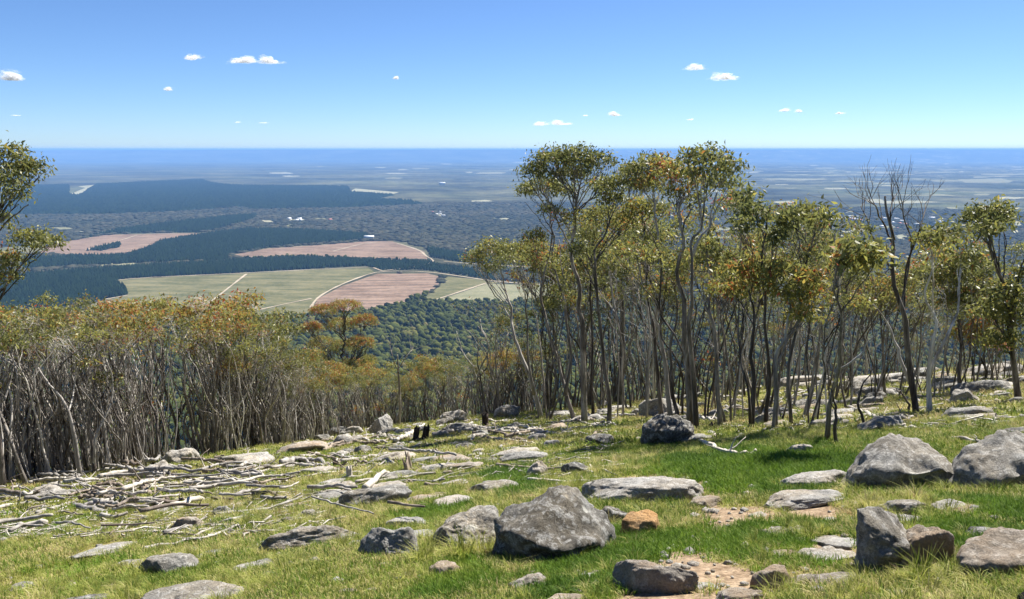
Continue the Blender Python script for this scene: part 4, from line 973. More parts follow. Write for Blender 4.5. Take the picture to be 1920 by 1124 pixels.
def curve_to(a, b, rs, bow=0.12, m=10, up=0.35):
    a, b = np.asarray(a, dtype=float), np.asarray(b, dtype=float); L = np.linalg.norm(b - a)
    mid = a + (b - a) * 0.5; mid = mid + rs.normal(0, bow * L * 0.5, 3); mid[:2] += (b - a)[:2] * (-up * 0.25) ; mid[2] += up * 0.06 * L
    t = np.linspace(0, 1, m)[:, None]
    return wobble((1 - t) ** 2 * a + 2 * t * (1 - t) * mid + t * t * b, 0.02 * L, rs, 1.6)

def build_tree(root, stems, clumps, rs, bark, r0, leaf_n=26, twig_n=34, leaf=0.15, sides=8, joined=False, dn=1.0):
    """stems: list of (k,3) polylines from the ground up (root-local); clumps: (centre, rx, ry, rz, tint, stem index)"""
    S = []
    for si, st in enumerate(stems):
        st = np.asarray(st, dtype=float); H = np.linalg.norm(st[-1] - st[0]); m = max(14, int(H / 0.3))
        P = wobble(spline(st, m), 0.05 + 0.006 * H, rs, 1.0)
        ra = r0[si] * (np.linspace(1, 0.28, m) + 0.35 * np.exp(-np.linspace(0, 1, m) * 22)); ra = ra * (1 + 0.07 * fbm(np.c_[np.arange(m) * .6, np.full(m, si), np.full(m, root.location.x)], 2, si))
        P[0, 2] -= 0.15
        b = MB(); add_tube(b, P, ra, sides); obj("trunk", b.mesh("trunk", M[bark[si] if isinstance(bark, list) else bark], True), root)
        S.append((P, ra))
    limb, lf = MB(), MB()
    for c, rx, ry, rz, tint, si in clumps:
        if not joined: limb, lf = MB(), MB()
        P, ra = S[si]; bk = M[bark[si] if isinstance(bark, list) else bark]
        c = np.asarray(c, dtype=float)
        hd = np.linalg.norm(P[:, :2] - c[None, :2], axis=1); want = c[2] - rz * 0.3 - np.maximum(0.5 * rz, 1.15 * hd)
        i = int(np.argmin(np.abs(P[:, 2] - want) + 0.25 * hd)); i = min(max(i, len(P) // 4), len(P) - 1)
        nl = 1 if joined else (4 if rx > 0.6 else 2)
        tn = int(np.clip(70 * dn * (rx / 0.8) ** 2, 9, 130)) if not joined else twig_n
        E = dome(c, rx, ry, rz, tn, rs)
        nsub = max(3, tn // 4)
        subs = dome(c + np.array([0, 0, -0.2 * rz]), rx * 0.62, ry * 0.62, rz * 0.5, nsub, rs)
        hubs = [c + np.array([0, 0, -0.75 * rz]) + rs.normal(0, 0.32 if nl > 1 else 0.1, 3) * np.array([rx, ry, rz * 0.5]) for _ in range(nl)]; BB = []
        for hn, hub in enumerate(hubs):
            i2 = int(np.clip(i + rs.randint(-3, 3) * (nl > 1), len(P) // 4, len(P) - 1))
            B = curve_to(P[i2], hub, rs, 0.09, 12, 0.5); rl = min(ra[i2] * 0.6, (0.010 + 0.026 * np.linalg.norm(hub - P[i2])) * (1 if hn == 0 else 0.65))
            add_tube(limb, B, np.linspace(rl, rl * 0.5, 12), 6, cap=False); BB.append((B, rl))
        for q in subs:
            B, rl = BB[int(np.argmin([np.linalg.norm(x[0][-1] - q) for x in BB]))]
            j = rs.randint(5, 12); add_tube(limb, curve_to(B[j], q, rs, 0.12, 6), np.linspace(rl * 0.55, rl * 0.3, 6), 4, cap=False)
        for e in E:
            q = subs[np.argmin(((subs - e) ** 2).sum(1))]; add_tube(limb, curve_to(q, e, rs, 0.15, 4), np.linspace(rl * 0.28, 0.004, 4), 3, cap=False)
        if not joined: obj("limb", limb.mesh("limb", bk, True), root)
        up = np.clip((E[:, 2] - c[2]) / rz, -1, 1)
        tt = np.clip(tint + 0.07 * up + rs.normal(0, 0.09, len(E)) + np.where(rs.uniform(0, 1, len(E)) < 0.05 + 0.06 * (tint > .5), 0.26, 0), 0, 1)
        leaves(lf, E, leaf_n, 0.10 + 0.11 * min(rx, 1.2), rs, tt, leaf)
        if not joined: obj("crown", lf.mesh("crown", M["leaf"]), root)
    if joined:
        tag(obj("branches", limb.mesh("branches", M[bark], True), root), kind="stuff"); obj("crown", lf.mesh("crown", M["leaf"]), root)
    return S

def grove_tree(label, stems_px, clumps_px, rpx, seed, bark="bark", name="eucalyptus_tree", dens=1.0, leaf=0.135, base_y=None):
    """stems_px: polylines of picture points, first one at the foot; clumps_px: (x, y, rx, ry, tint[, stem])"""
    rs = np.random.RandomState(seed)
    g0 = ground(*stems_px[0][0]) if base_y is None else at(*stems_px[0][0], base_y)
    if base_y is not None: g0[2] = zat(g0[0], g0[1])
    Y0 = g0[1]; rt = empty(name, tuple(g0)); dist = np.linalg.norm(g0); stems = []; rad = []
    for si, sp in enumerate(stems_px):
        Yb = Y0 + (rs.uniform(-.3, .3) if si else 0); drift = rs.normal(0, 0.5)
        pts = [at(x, y, Yb + drift * (k / max(1, len(sp) - 1)) ** 1.3) for k, (x, y) in enumerate(sp)]
        if si == 0: pts[0] = g0.copy()
        elif sp[0][1] > stems_px[0][0][1] - 25: pts[0][2] = zat(pts[0][0], pts[0][1])
        stems.append(np.array(pts) - g0); rad.append((rpx[si] if isinstance(rpx, (list, tuple)) else rpx) / FPX * dist * 0.37)
    cl = []
    for c in clumps_px:
        x, y, rx, ry, tint = c[:5]; si = c[5] if len(c) > 5 else 0
        sx = rx / FPX * dist; Yc = Y0 + stems[si][-1][1] + rs.normal(0, 0.45) * max(0.6, sx)
        cl.append((at(x, y, Yc) - g0, sx * 0.92, sx * 0.85, ry / FPX * dist * 0.9, tint, si))
    big = [max(0.25, c[1] * (c[1] + c[3])) for c in cl]
    for c, bsz in zip(cl, big):
        pass
    tw = int(np.clip(26 * dens * np.mean(big) ** 0.5 + 10, 14, 70))
    build_tree(rt, stems, cl, rs, bark, rad, 20, tw, leaf, dn=dens)
    return tag(rt, label, "tree", "open grove of gum trees")

# dead, leafless trees: limbs that fork again and again
def fork(mb, p, d, L, r, lvl, rs, spread=0.5, up=0.25):
    d = d / np.linalg.norm(d); m = 7
    e = p + d * L; B = curve_to(p, e, rs, 0.10, m, 0.1); add_tube(mb, B, np.linspace(r, r * 0.6, m), 6 if lvl > 2 else 4, cap=False)
    if lvl == 0: return
    for k in range(2 if rs.uniform() < 0.7 else 3):
        nd = d + rs.normal(0, spread, 3); nd[2] += up
        j = m - 1 if k == 0 else rs.randint(m // 2, m)
        fork(mb, B[j], nd, L * rs.uniform(0.6, 0.85), r * (0.62 if k == 0 else 0.48), lvl - 1, rs, spread, up)
def dead_tree(label, stems_px, limbs_px, rpx, seed, bark="bark_dark", lvl=3):
    rs = np.random.RandomState(seed); g0 = ground(*stems_px[0][0]); Y0 = g0[1]; rt = empty("dead_tree", tuple(g0)); dist = np.linalg.norm(g0)
    for si, sp in enumerate(stems_px):
        pts = np.array([at(x, y, Y0 + 0.25 * si) for x, y in sp]) - g0; pts[0, 2] = -0.15 if si == 0 else pts[0, 2]
        m = max(16, int(np.linalg.norm(pts[-1] - pts[0]) / 0.3)); P = wobble(spline(pts, m), 0.06, rs); r = (rpx if si == 0 else rpx * 0.6) / FPX * dist / 2
        b = MB(); add_tube(b, P, r * np.linspace(1.1, 0.3, m), 8); obj("trunk", b.mesh("trunk", M[bark if si == 0 else "bark_pale"], True), rt)
    for lp in limbs_px:
        pts = np.array([at(x, y, Y0 + rs.normal(0, 0.5) * (k > 0)) for k, (x, y) in enumerate(lp)]) - g0
        m = 12; P = wobble(spline(pts, m), 0.05, rs); b = MB(); r = rpx * 0.32 / FPX * dist / 2; add_tube(b, P, r * np.linspace(1.1, 0.4, m), 6, cap=False)
        for j in (m // 3, m // 2, 2 * m // 3, m - 3, m - 2, m - 1):
            d = P[min(j + 1, m - 1)] - P[j - 1]; d = d / np.linalg.norm(d) + rs.normal(0, 0.45, 3); d[2] += 0.5
            fork(b, P[j], d, rs.uniform(0.5, 1.0) * 0.03 * dist, r * 0.4, lvl - 1, rs, 0.32, 0.35)
        obj("limb", b.mesh("limb", M[bark], True), rt)
    return tag(rt, label, "dead tree")

grove_tree("leaning gum with a low spreading crown, first of the grove", [[(1016, 786), (991, 705), (966, 633), (958, 590), (948, 540)], [(1001, 735), (990, 660), (988, 590), (985, 540)]],
           [(893, 490, 26, 22, .42), (925, 472, 34, 24, .45), (968, 484, 36, 30, .45, 1), (1000, 470, 28, 22, .5, 1), (1012, 505, 18, 16, .4, 1), (925, 505, 20, 14, .35)], [12, 7], 101, ["bark_pale", "bark"])
grove_tree("double stemmed gum with a crown tier below the tallest dome", [[(1077, 789), (1063, 741), (1051, 705), (1033, 633), (1021, 584), (1012, 540), (1030, 470), (1028, 410)], [(1060, 735), (1072, 660), (1060, 580), (1040, 516), (1036, 440), (1018, 395)]],
           [(990, 362, 22, 18, .42), (1022, 352, 34, 22, .40), (1060, 362, 24, 20, .38), (1030, 395, 20, 12, .35, 1), (1005, 448, 22, 18, .48)], [11, 8], 102)
grove_tree("tallest straight gum carrying the highest domed crown", [[(1096, 795), (1094, 711), (1089, 620), (1089, 580), (1086, 532), (1074, 484), (1076, 427), (1081, 388), (1085, 350)]],
           [(1003, 325, 28, 22, .36), (1040, 305, 42, 24, .36), (1085, 300, 36, 24, .34), (1120, 312, 32, 28, .33), (1066, 328, 34, 16, .33), (1128, 345, 18, 16, .33), (1070, 415, 24, 22, .5)], 15, 103, "bark")
grove_tree("thin straight gum beside the tallest trunk", [[(1112, 784), (1111, 700), (1109, 590), (1112, 500), (1112, 455)]], [(1126, 410, 34, 26, .48), (1160, 425, 26, 20, .55), (1100, 445, 22, 18, .42)], 8, 104, "bark_dark")
grove_tree("slanting gum with a dark snaking foot", [[(1142, 796), (1142, 741), (1133, 675), (1121, 600), (1118, 540), (1116, 484), (1130, 440), (1150, 395)]],
           [(1128, 356, 26, 20, .38), (1160, 345, 24, 18, .36), (1148, 375, 26, 18, .40), (1178, 410, 22, 22, .5), (1090, 470, 22, 16, .35)], 11, 105, "bark_dark")
grove_tree("stout upright gum standing farther back in the grove", [[(1165, 763), (1165, 681), (1166, 575), (1167, 535), (1160, 480), (1168, 420), (1180, 375)]],
           [(1180, 330, 26, 20, .38), (1200, 352, 28, 20, .42), (1165, 460, 26, 20, .5), (1195, 440, 22, 20, .5)], 15, 106, "bark_dark")
grove_tree("dark leaning gum left of the pale pair", [[(1240, 784), (1236, 729), (1225, 620), (1219, 580), (1211, 516), (1212, 465), (1206, 420)]], [(1200, 390, 30, 18, .52), (1230, 395, 28, 18, .5), (1190, 470, 26, 20, .5), (1225, 450, 26, 20, .46)], 11, 107, "bark_dark")
grove_tree("pale smooth gum rising behind the table topped boulder", [[(1258, 784), (1248, 711), (1237, 620), (1236, 580), (1240, 516), (1229, 430), (1222, 370)]],
           [(1195, 322, 26, 18, .42), (1225, 310, 32, 20, .46), (1245, 330, 30, 20, .62), (1215, 345, 26, 16, .56)], 12, 108, "bark_pale")
grove_tree("short dark gum behind the pale smooth gum", [[(1272, 786), (1262, 730), (1256, 660), (1268, 600), (1262, 540)]], [(1240, 480, 30, 22, .46), (1262, 510, 26, 22, .44), (1285, 490, 22, 18, .46)], 10, 109, "bark_dark")
grove_tree("sturdy gum with reddish tinged crown in the middle of the grove", [[(1294, 800), (1290, 681), (1284, 590), (1276, 516), (1278, 452), (1275, 404), (1282, 370)]],
           [(1255, 322, 28, 22, .58), (1285, 330, 30, 24, .70), (1308, 345, 22, 20, .64), (1268, 360, 26, 16, .5), (1300, 372, 18, 14, .45)], 15, 110)
grove_tree("forked gum with the second high domed crown", [[(1306, 810), (1300, 700), (1292, 600), (1291, 548), (1299, 468), (1308, 430), (1318, 380)], [(1299, 470), (1325, 432), (1335, 390), (1340, 360)]],
           [(1300, 298, 24, 16, .36), (1330, 300, 34, 20, .34), (1360, 318, 30, 24, .34), (1378, 342, 22, 20, .36, 1), (1345, 345, 26, 18, .34, 1), (1310, 325, 22, 14, .4)], [12, 7], 111, ["bark", "bark_pale"])
grove_tree("gum with a pale curving stem right of the second dome", [[(1352, 801), (1342, 711), (1333, 620), (1328, 580), (1328, 510), (1331, 439), (1335, 400)]], [(1325, 462, 30, 20, .42), (1300, 490, 26, 22, .48), (1350, 480, 22, 20, .45)], 11, 112, "bark")
grove_tree("dark gum with a bright leafy crown low in the grove", [[(1408, 807), (1411, 711), (1411, 636), (1416, 580), (1405, 540)], [(1408, 780), (1395, 700), (1385, 620), (1390, 560)]], [(1380, 510, 34, 26, .56), (1410, 500, 30, 26, .58), (1350, 545, 30, 22, .55, 1), (1430, 530, 26, 24, .55), (1395, 545, 28, 20, .5, 1)], [12, 7], 113, "bark_dark", dens=1.15)
grove_tree("smooth barked gum with a broad yellow green crown", [[(1452, 806), (1457, 736), (1455, 672), (1464, 640), (1475, 590), (1485, 550)]], [(1470, 515, 32, 22, .56), (1502, 525, 34, 26, .6), (1528, 555, 26, 22, .6), (1480, 555, 34, 20, .52), (1515, 590, 26, 18, .58)], 12, 114, "bark", dens=1.15)
grove_tree("slim gum with a flat crown high over the yellow green one", [[(1485, 800), (1480, 700), (1500, 600), (1505, 520), (1520, 460), (1530, 430)]], [(1490, 402, 24, 12, .36), (1520, 402, 34, 14, .38), (1548, 412, 20, 14, .4), (1478, 415, 18, 10, .36)], 8, 115, "bark_dark")
grove_tree("scraggy gum with small dark leaf tufts on bare upswept stems", [[(1436, 802), (1440, 700), (1432, 600), (1428, 520), (1436, 440), (1450, 380)], [(1430, 560), (1400, 490), (1390, 430)]], [(1389, 428, 18, 18, .3, 1), (1424, 412, 14, 26, .3), (1455, 450, 14, 14, .32), (1395, 365, 18, 12, .34, 1), (1405, 395, 14, 12, .3, 1)], [9, 6], 116, "bark_dark")
grove_tree("small leaning gum in front with a flat crown and a long pale arm", [[(1551, 825), (1556, 759), (1569, 688), (1570, 640), (1572, 592), (1560, 548), (1566, 490)], [(1566, 700), (1605, 665), (1640, 636), (1688, 586)]], [(1580, 473, 24, 14, .46), (1612, 470, 28, 14, .44), (1632, 482, 20, 14, .48), (1600, 492, 24, 10, .44)], [11, 5], 117, ["bark_dark", "bark_pale"])
dead_tree("crooked bare sapling beside the small leaning gum", [[(1573, 831), (1564, 800), (1565, 768), (1560, 730)]], [[(1565, 768), (1556, 740), (1562, 715)]], 7, 118, lvl=2)
dead_tree("tall bare dead gum with upswept twigs above the far plain", [[(1720, 777), (1711, 714), (1700, 624), (1694, 586), (1678, 532), (1677, 452), (1664, 404), (1662, 372)], [(1708, 723), (1686, 672), (1681, 640), (1660, 600), (1630, 566)]],
          [[(1677, 520), (1645, 460), (1622, 410), (1616, 384)], [(1678, 470), (1655, 420), (1640, 390), (1632, 372)], [(1695, 590), (1700, 500), (1728, 430), (1735, 380)], [(1690, 570), (1706, 470), (1698, 420), (1690, 380)], [(1677, 450), (1668, 400), (1676, 365)]], 10, 119)
grove_tree("pale twin stemmed gum beside the tall bare tree", [[(1744, 777), (1739, 714), (1742, 656), (1751, 608), (1738, 560), (1745, 510)], [(1740, 700), (1777, 632), (1793, 592), (1792, 532), (1806, 480)]], [(1742, 455, 26, 18, .42), (1770, 440, 30, 20, .38), (1795, 455, 26, 20, .42, 1), (1760, 475, 24, 14, .52), (1815, 490, 24, 18, .45, 1)], [11, 8], 120, ["bark_pale", "bark_pale"])
grove_tree("gum at the picture's edge with a rounded high crown", [[(1912, 751), (1902, 688), (1902, 650), (1900, 580), (1880, 520), (1862, 470)], [(1900, 600), (1912, 530), (1925, 470)]], [(1830, 415, 24, 20, .34), (1858, 403, 30, 18, .34), (1880, 420, 22, 20, .34), (1845, 432, 26, 14, .34), (1890, 560, 30, 24, .42), (1912, 520, 24, 22, .4, 1), (1905, 600, 26, 22, .4), (1868, 585, 28, 22, .44), (1880, 640, 28, 22, .42)], [13, 8], 121, "bark_dark", dens=1.3)
grove_tree("young gum with bright yellow green leaves and red shoots", [[(1848, 716), (1846, 680), (1844, 640)]], [(1844, 598, 26, 18, .66), (1815, 628, 28, 16, .66), (1850, 630, 28, 18, .64), (1868, 645, 14, 12, .86)], 6, 122, "bark_dark", dens=1.2)
grove_tree("slim leafy gum between the tall bare tree and the flat crown", [[(1660, 745), (1655, 680), (1650, 610), (1655, 560)]], [(1650, 540, 28, 18, .56), (1690, 545, 26, 18, .6), (1670, 565, 28, 16, .5), (1705, 525, 22, 16, .5)], 7, 123, "bark_dark")
grove_tree("gum filling the gap behind the pale twin stems", [[(1800, 735), (1798, 680), (1800, 600), (1795, 530)]], [(1785, 500, 30, 20, .42), (1815, 520, 30, 22, .4), (1770, 525, 26, 20, .46), (1840, 500, 26, 22, .36), (1820, 560, 30, 22, .46), (1785, 565, 26, 20, .5)], 8, 124, "bark_dark", dens=1.2)
grove_tree("tall gum overhanging the picture's other edge with open leaf tiers", [[(4, 918), (-4, 840), (-18, 740), (-30, 640), (-22, 560), (-12, 480), (-6, 420), (4, 360)], [(-22, 590), (10, 545), (45, 490), (66, 465)]],
           [(14, 296, 26, 20, .44), (34, 318, 24, 16, .46), (70, 322, 26, 17, .42), (12, 345, 26, 22, .40), (30, 370, 18, 14, .36), (58, 448, 26, 16, .42, 1), (88, 458, 24, 14, .42, 1), (20, 492, 26, 18, .46), (10, 520, 22, 14, .46), (-8, 420, 22, 20, .42)], [14, 6], 125, "bark_dark", dens=1.0)
grove_tree("orange flushed gum standing above the thicket", [[(640, 800), (639, 740), (640, 690), (646, 640), (645, 600)], [(640, 730), (625, 680), (612, 650)], [(641, 720), (662, 670), (676, 640)]],
           [(646, 577, 30, 15, .66), (606, 584, 24, 13, .68), (584, 618, 22, 14, .70, 1), (684, 604, 22, 16, .66, 2), (640, 612, 30, 16, .58), (606, 648, 30, 18, .56, 1), (676, 648, 26, 20, .66, 2), (645, 655, 26, 18, .52), (596, 682, 26, 18, .48, 1), (660, 690, 26, 18, .58, 2), (690, 680, 18, 14, .5, 2)], [9, 6, 6], 126, "bark_dark", dens=1.9, leaf=0.24)

# ------------------------------------------------------------------ thicket gums: a few grown kinds, each copied as an individual
def thicket_kind(seed, H, nst, crown_lo, tint, leafy=1.0, bark="bark"):
    rs = np.random.RandomState(seed); rt = empty("thicket_gum", (0, 0, 0)); stems, rad, cl = [], [], []
    for k in range(nst):
        a = rs.uniform(0, 6.28); b0 = np.array([math.cos(a), math.sin(a), 0]) * rs.uniform(0.05, 1.05); ln = rs.normal(0, 0.14, 2) * H
        h = H * rs.uniform(0.72, 0.97)
        stems.append(np.array([b0, b0 + np.array([ln[0] * .25, ln[1] * .25, h * .35]) + rs.normal(0, .24, 3), b0 + np.array([ln[0] * .6, ln[1] * .6, h * .7]) + rs.normal(0, .32, 3), b0 + np.array([ln[0], ln[1], h])])); rad.append(rs.choice([rs.uniform(0.02, 0.035), rs.uniform(0.04, 0.075)]))
        for j in range(rs.randint(0, 3)):
            u = rs.uniform(crown_lo, 1.0); t = stems[-1][-1] * u + stems[-1][0] * (1 - u)
            c = t + np.array([rs.normal(0, .55), rs.normal(0, .55), 0.1]); c[2] = min(H, H * u + 0.1); s = rs.uniform(0.32, 0.68)
            cl.append((c, s, s, s * rs.uniform(.5, .75), float(np.clip(tint + rs.normal(0, .08), 0, 1)), k))
    build_tree(rt, stems, cl, rs, bark, rad, int(9 * leafy), 12, 0.15, 5, True)
    tw = MB()                                                    # the bare twigs and broken side stems that fill a thicket
    for k in range(9):
        st = stems[rs.randint(nst)]; u = rs.uniform(0.15, 0.8); p = st[0] * (1 - u) + st[-1] * u; d = rs.normal(0, 0.55, 3); d[2] = abs(d[2]) + 0.55
        fork(tw, p, d, rs.uniform(0.5, 1.2), rs.uniform(0.008, 0.02), 1, rs, 0.4, 0.3)
    tag(obj("bare_twigs", tw.mesh("bare_twigs", M["bark"], True), rt), kind="stuff")
    return rt
def copy_tree(o, parent=None):
    c = o.copy(); COL.objects.link(c); c.parent = parent
    for ch in list(o.children): copy_tree(ch, c)
    return c
KIND = [(thicket_kind(300 + i, *a), a[0]) for i, a in enumerate([
    (7.0, 7, 0.86, .38, 1.8, "bark"), (6.6, 8, 0.84, .44, 0.3, "bark_pale"), (7.2, 6, 0.88, .42, 1.9, "bark_dark"), (6.2, 7, 0.84, .66, 1.6, "bark_dark"),
    (6.8, 9, 0.84, .44, 0.3, "bark"), (7.0, 9, 0.90, .40, 0.2, "bark_pale"), (5.2, 4, 0.40, .44, 1.1, "bark_dark"), (4.4, 4, 0.30, .50, 1.1, "bark"), (6.4, 9, 0.92, .4, 0.1, "bark")])]
USED = set()
def plant(k, p, h, label, group, rz, name=None):
    src, H = KIND[k]
    o = src if k not in USED else copy_tree(src); USED.add(k)
    o.location = tuple(p); o.rotation_euler = (0, 0, rz); s = h / H; o.scale = (s, s, s)
    return tag(o, label, "tree", group)
TOPX = [-60, 0, 60, 100, 150, 200, 240, 265, 300, 330, 360, 420, 440, 500, 560, 600, 700, 760, 800, 840, 880, 920, 960, 1040]
TOPY = [585, 592, 582, 585, 575, 583, 590, 605, 566, 575, 590, 600, 640, 655, 688, 692, 690, 700, 672, 668, 690, 660, 650, 640]
BAX = [-60, 0, 100, 200, 260, 340, 450, 560, 700, 800, 900, 1000, 1100]; BAY = [925, 912, 896, 890, 882, 858, 838, 815, 800, 778, 762, 745, 735]
rs = np.random.RandomState(55); nthick = 0
def foot(px, py, beyond=1.0):
    g = ground(px, py); y = g[1]
    for _ in range(8):
        x = (px - 960) / FPX * y / (CP + 0.1 * SP) ; e = float(np.interp(x, EX, EY)) + beyond
        y = min(g[1], e)
    return np.array([x if y < g[1] else g[0], y, 0])
def zone(x):
    return ("stand nearest the picture's edge" if x < 120 else "stand behind the dead branch heap" if x < 300 else "stand behind the pale outcrop" if x < 440 else "low stand below the pasture" if x < 600 else "low stand round the orange flushed gum" if x < 730 else "low stand behind the crest")
for row, (dy, step) in enumerate([(0.4, 27), (1.7, 27), (3.3, 29), (5.4, 36), (9.0, 60)]):
    x = -50 + rs.uniform(0, 12)
    while x < 1010:
        g = foot(x, np.interp(x, BAX, BAY) + rs.uniform(-4, 2)); yy = g[1] + dy * (1 + rs.uniform(-.25, .25)); p = np.array([g[0] * yy / g[1], yy, 0]); p[2] = zat(p[0], p[1]) - 0.05
        top = at(x, np.interp(x, TOPX, TOPY) + (abs(rs.normal(0, 20)) if row < 3 else rs.uniform(0, 30)) + (12 if 430 < x < 560 else -6 if x > 560 else 0), yy)
        h = float(np.clip(top[2] - p[2], 2.5, 11.5))
        k = int(rs.choice(9, p=[.16, .14, .14, .11, .14, .10, .05, .04, .12] if x < 560 else [.2, .06, .18, .18, .12, .06, .12, .06, .02]))
        o = plant(k, p, h, "%s slender gum, %s" % (["front row", "second row", "third row", "inner", "rear"][row], zone(x)), "dense thicket of slender gums", rs.uniform(0, 6.28)); nthick += 1
        x += step * rs.uniform(0.7, 1.3)
for k in range(26):                                              # along the slanting edge where the slope turns
    u = (k + rs.uniform(0, 1)) / 26; p = np.array([-14.5 + 8 * u + rs.normal(0, .4), 32 + 13.5 * u + rs.uniform(0, 2.5), 0]); p[2] = zat(p[0], p[1]) - 0.05
    px = 960 + FPX * p[0] / p[1] * CP * 0.97; top = at(px, np.interp(px, TOPX, TOPY) + rs.uniform(5, 40), p[1])
    plant(int(rs.choice(9, p=[.16, .14, .14, .11, .14, .10, .05, .04, .12])), p, float(np.clip(top[2] - p[2], 2.5, 9)), "slender gum on the slanting edge of the thicket above the pasture", "dense thicket of slender gums", rs.uniform(0, 6.28))
# slender stems standing between the bigger gums of the grove
def slender_kind(seed, H, tint, bark, nst):
    rs = np.random.RandomState(seed); rt = empty("slender_gum", (0, 0, 0)); stems, rad, cl = [], [], []
    for k in range(nst):
        b0 = np.r_[rs.normal(0, 0.15, 2), 0]; ln = rs.normal(0, 0.09, 2) * H; h = H * rs.uniform(0.8, 0.95)
        stems.append(np.array([b0] + [b0 + np.array([ln[0] * u, ln[1] * u, h * u]) + rs.normal(0, 0.16, 3) for u in (.3, .6, .8, 1)])); rad.append(rs.uniform(0.03, 0.055))
        for j in range(rs.randint(2, 4)):
            u = rs.uniform(0.78, 1.0); c = b0 * (1 - u) + stems[-1][-1] * u + np.r_[rs.normal(0, .7, 2), 0.2]; c[2] = min(c[2], H); s = rs.uniform(0.35, 0.7)
            cl.append((c, s, s, s * 0.6, float(np.clip(tint + rs.normal(0, .07), 0, 1)), k))
    build_tree(rt, stems, cl, rs, bark, rad, 17, 16, 0.135, 6, dn=0.46)
    tw = MB()
    for k in range(16):
        st = stems[rs.randint(nst)]; u = rs.uniform(0.3, 0.85); p = st[0] * (1 - u) + st[-1] * u; d = rs.normal(0, 0.5, 3); d[2] = abs(d[2]) + 0.6
        fork(tw, p, d, rs.uniform(0.5, 1.1), rs.uniform(0.007, 0.016), 1, rs, 0.4, 0.3)
    tag(obj("bare_twigs", tw.mesh("bare_twigs", M[bark], True), rt), kind="stuff"); return rt
K0 = len(KIND)
for i, (H, ti, bk, ns) in enumerate([(8.0, .42, "bark", 2), (7.4, .5, "bark_dark", 3), (8.4, .38, "bark_pale", 2), (6.6, .55, "bark_dark", 2), (7.8, .46, "bark", 3)]): KIND.append((slender_kind(700 + i, H, ti, bk, ns), H))
SLX = [(1030, 790), (1050, 770), (1084, 765), (1126, 775), (1153, 785), (1182, 770), (1205, 790), (1218, 765), (1268, 765), (1283, 780), (1316, 790), (1330, 770), (1366, 795), (1378, 770), (1394, 790), (1424, 785), (1440, 765), (1467, 795), (1478, 770), (1500, 785), (1517, 800), (1530, 765), (1545, 790), (1588, 770), (1600, 745), (1634, 760), (1650, 735), (1690, 745), (1764, 740), (1782, 720), (1812, 735), (1830, 715), (1868, 730), (1885, 712), (1100, 755), (1240, 760), (1350, 755), (1412, 752), (1490, 748), (1560, 750)]
for x, yb in SLX:
    g = foot(x, yb); p = np.array([g[0], g[1], zat(g[0], g[1]) - 0.05]); top = at(x, rs.uniform(350, 500) if x < 1560 else rs.uniform(420, 540), g[1])
    plant(K0 + rs.randint(5), p, float(np.clip(top[2] - p[2], 3.0, 11.0)), "slender gum stem rising between the bigger trunks of the grove", "slender gums within the grove", rs.uniform(0, 6.28))
for k in range(20):                                              # a second tier of stems deeper in the grove
    x = rs.uniform(985, 1570) if k < 11 else rs.uniform(1570, 1910); g = foot(x, rs.uniform(722, 762) - (12 if x > 1570 else 0)); p = np.array([g[0], g[1], zat(g[0], g[1]) - 0.05]); top = at(x, rs.uniform(380, 500) if x < 1570 else rs.uniform(430, 540), g[1])
    plant(K0 + rs.randint(5), p, float(np.clip(top[2] - p[2], 3.0, 12.5)), "slender gum stem standing deeper in the grove", "slender gums within the grove", rs.uniform(0, 6.28))
# under and behind the open grove
for row, (yb, step) in enumerate([(752, 95), (728, 60), (706, 48), (692, 50)]):
    x = 905 + rs.uniform(0, 20)
    while x < 1960:
        g = foot(x, yb - 0.03 * (x - 960) * (row < 2) + rs.uniform(-8, 8)); yy = min(g[1], 52 + 3 * row); p = np.array([g[0] * yy / g[1], yy, 0]); p[2] = zat(p[0], p[1]) - 0.05
        top = at(x, rs.uniform(545, 640) + (rs.uniform(0, 40) if x < 1050 else 0), yy); h = float(np.clip(top[2] - p[2], 2.0, 9.0))
        k = int(rs.choice(9, p=[.08, .10, .06, .06, .18, .20, .08, .08, .16]))
        if not (row == 0 and rs.uniform() < 0.35):
            plant(k, p, h, "%s slim gum in the shade behind the %s" % (["nearest", "middle", "deeper", "deepest"][row], "first grove trunks" if x < 1180 else "reddish tinged gum" if x < 1400 else "small leaning gum" if x < 1640 else "tall bare dead gum" if x < 1790 else "young yellow green gum"), "slim gums behind the grove", rs.uniform(0, 6.28)); nthick += 1
        x += step * rs.uniform(0.7, 1.35)
dead_tree("leafless grey tree poking above the low stand behind the crest", [[(748, 800), (750, 740), (747, 690), (745, 665)]], [[(748, 700), (735, 670), (730, 645)], [(749, 690), (762, 668), (772, 655)]], 5, 401, "bark", 2)
dead_tree("pale leaning dead stem before the thicket", [[(152, 898), (140, 820), (120, 760), (70, 690)]], [[(128, 780), (140, 720), (150, 670)]], 8, 402, "bark_pale", 2)
dead_tree("bare crooked sapling in the grass behind the paired trunks", [[(1625, 800), (1610, 760), (1618, 720), (1640, 690)]], [[(1612, 755), (1600, 725), (1602, 700)]], 5, 403, "bark_dark", 2)
dead_tree("thin bare stem at the foot of the paired trunks", [[(1712, 775), (1695, 748), (1680, 725)]], [[(1698, 750), (1690, 735), (1695, 715)]], 5, 404, "bark_dark", 2)
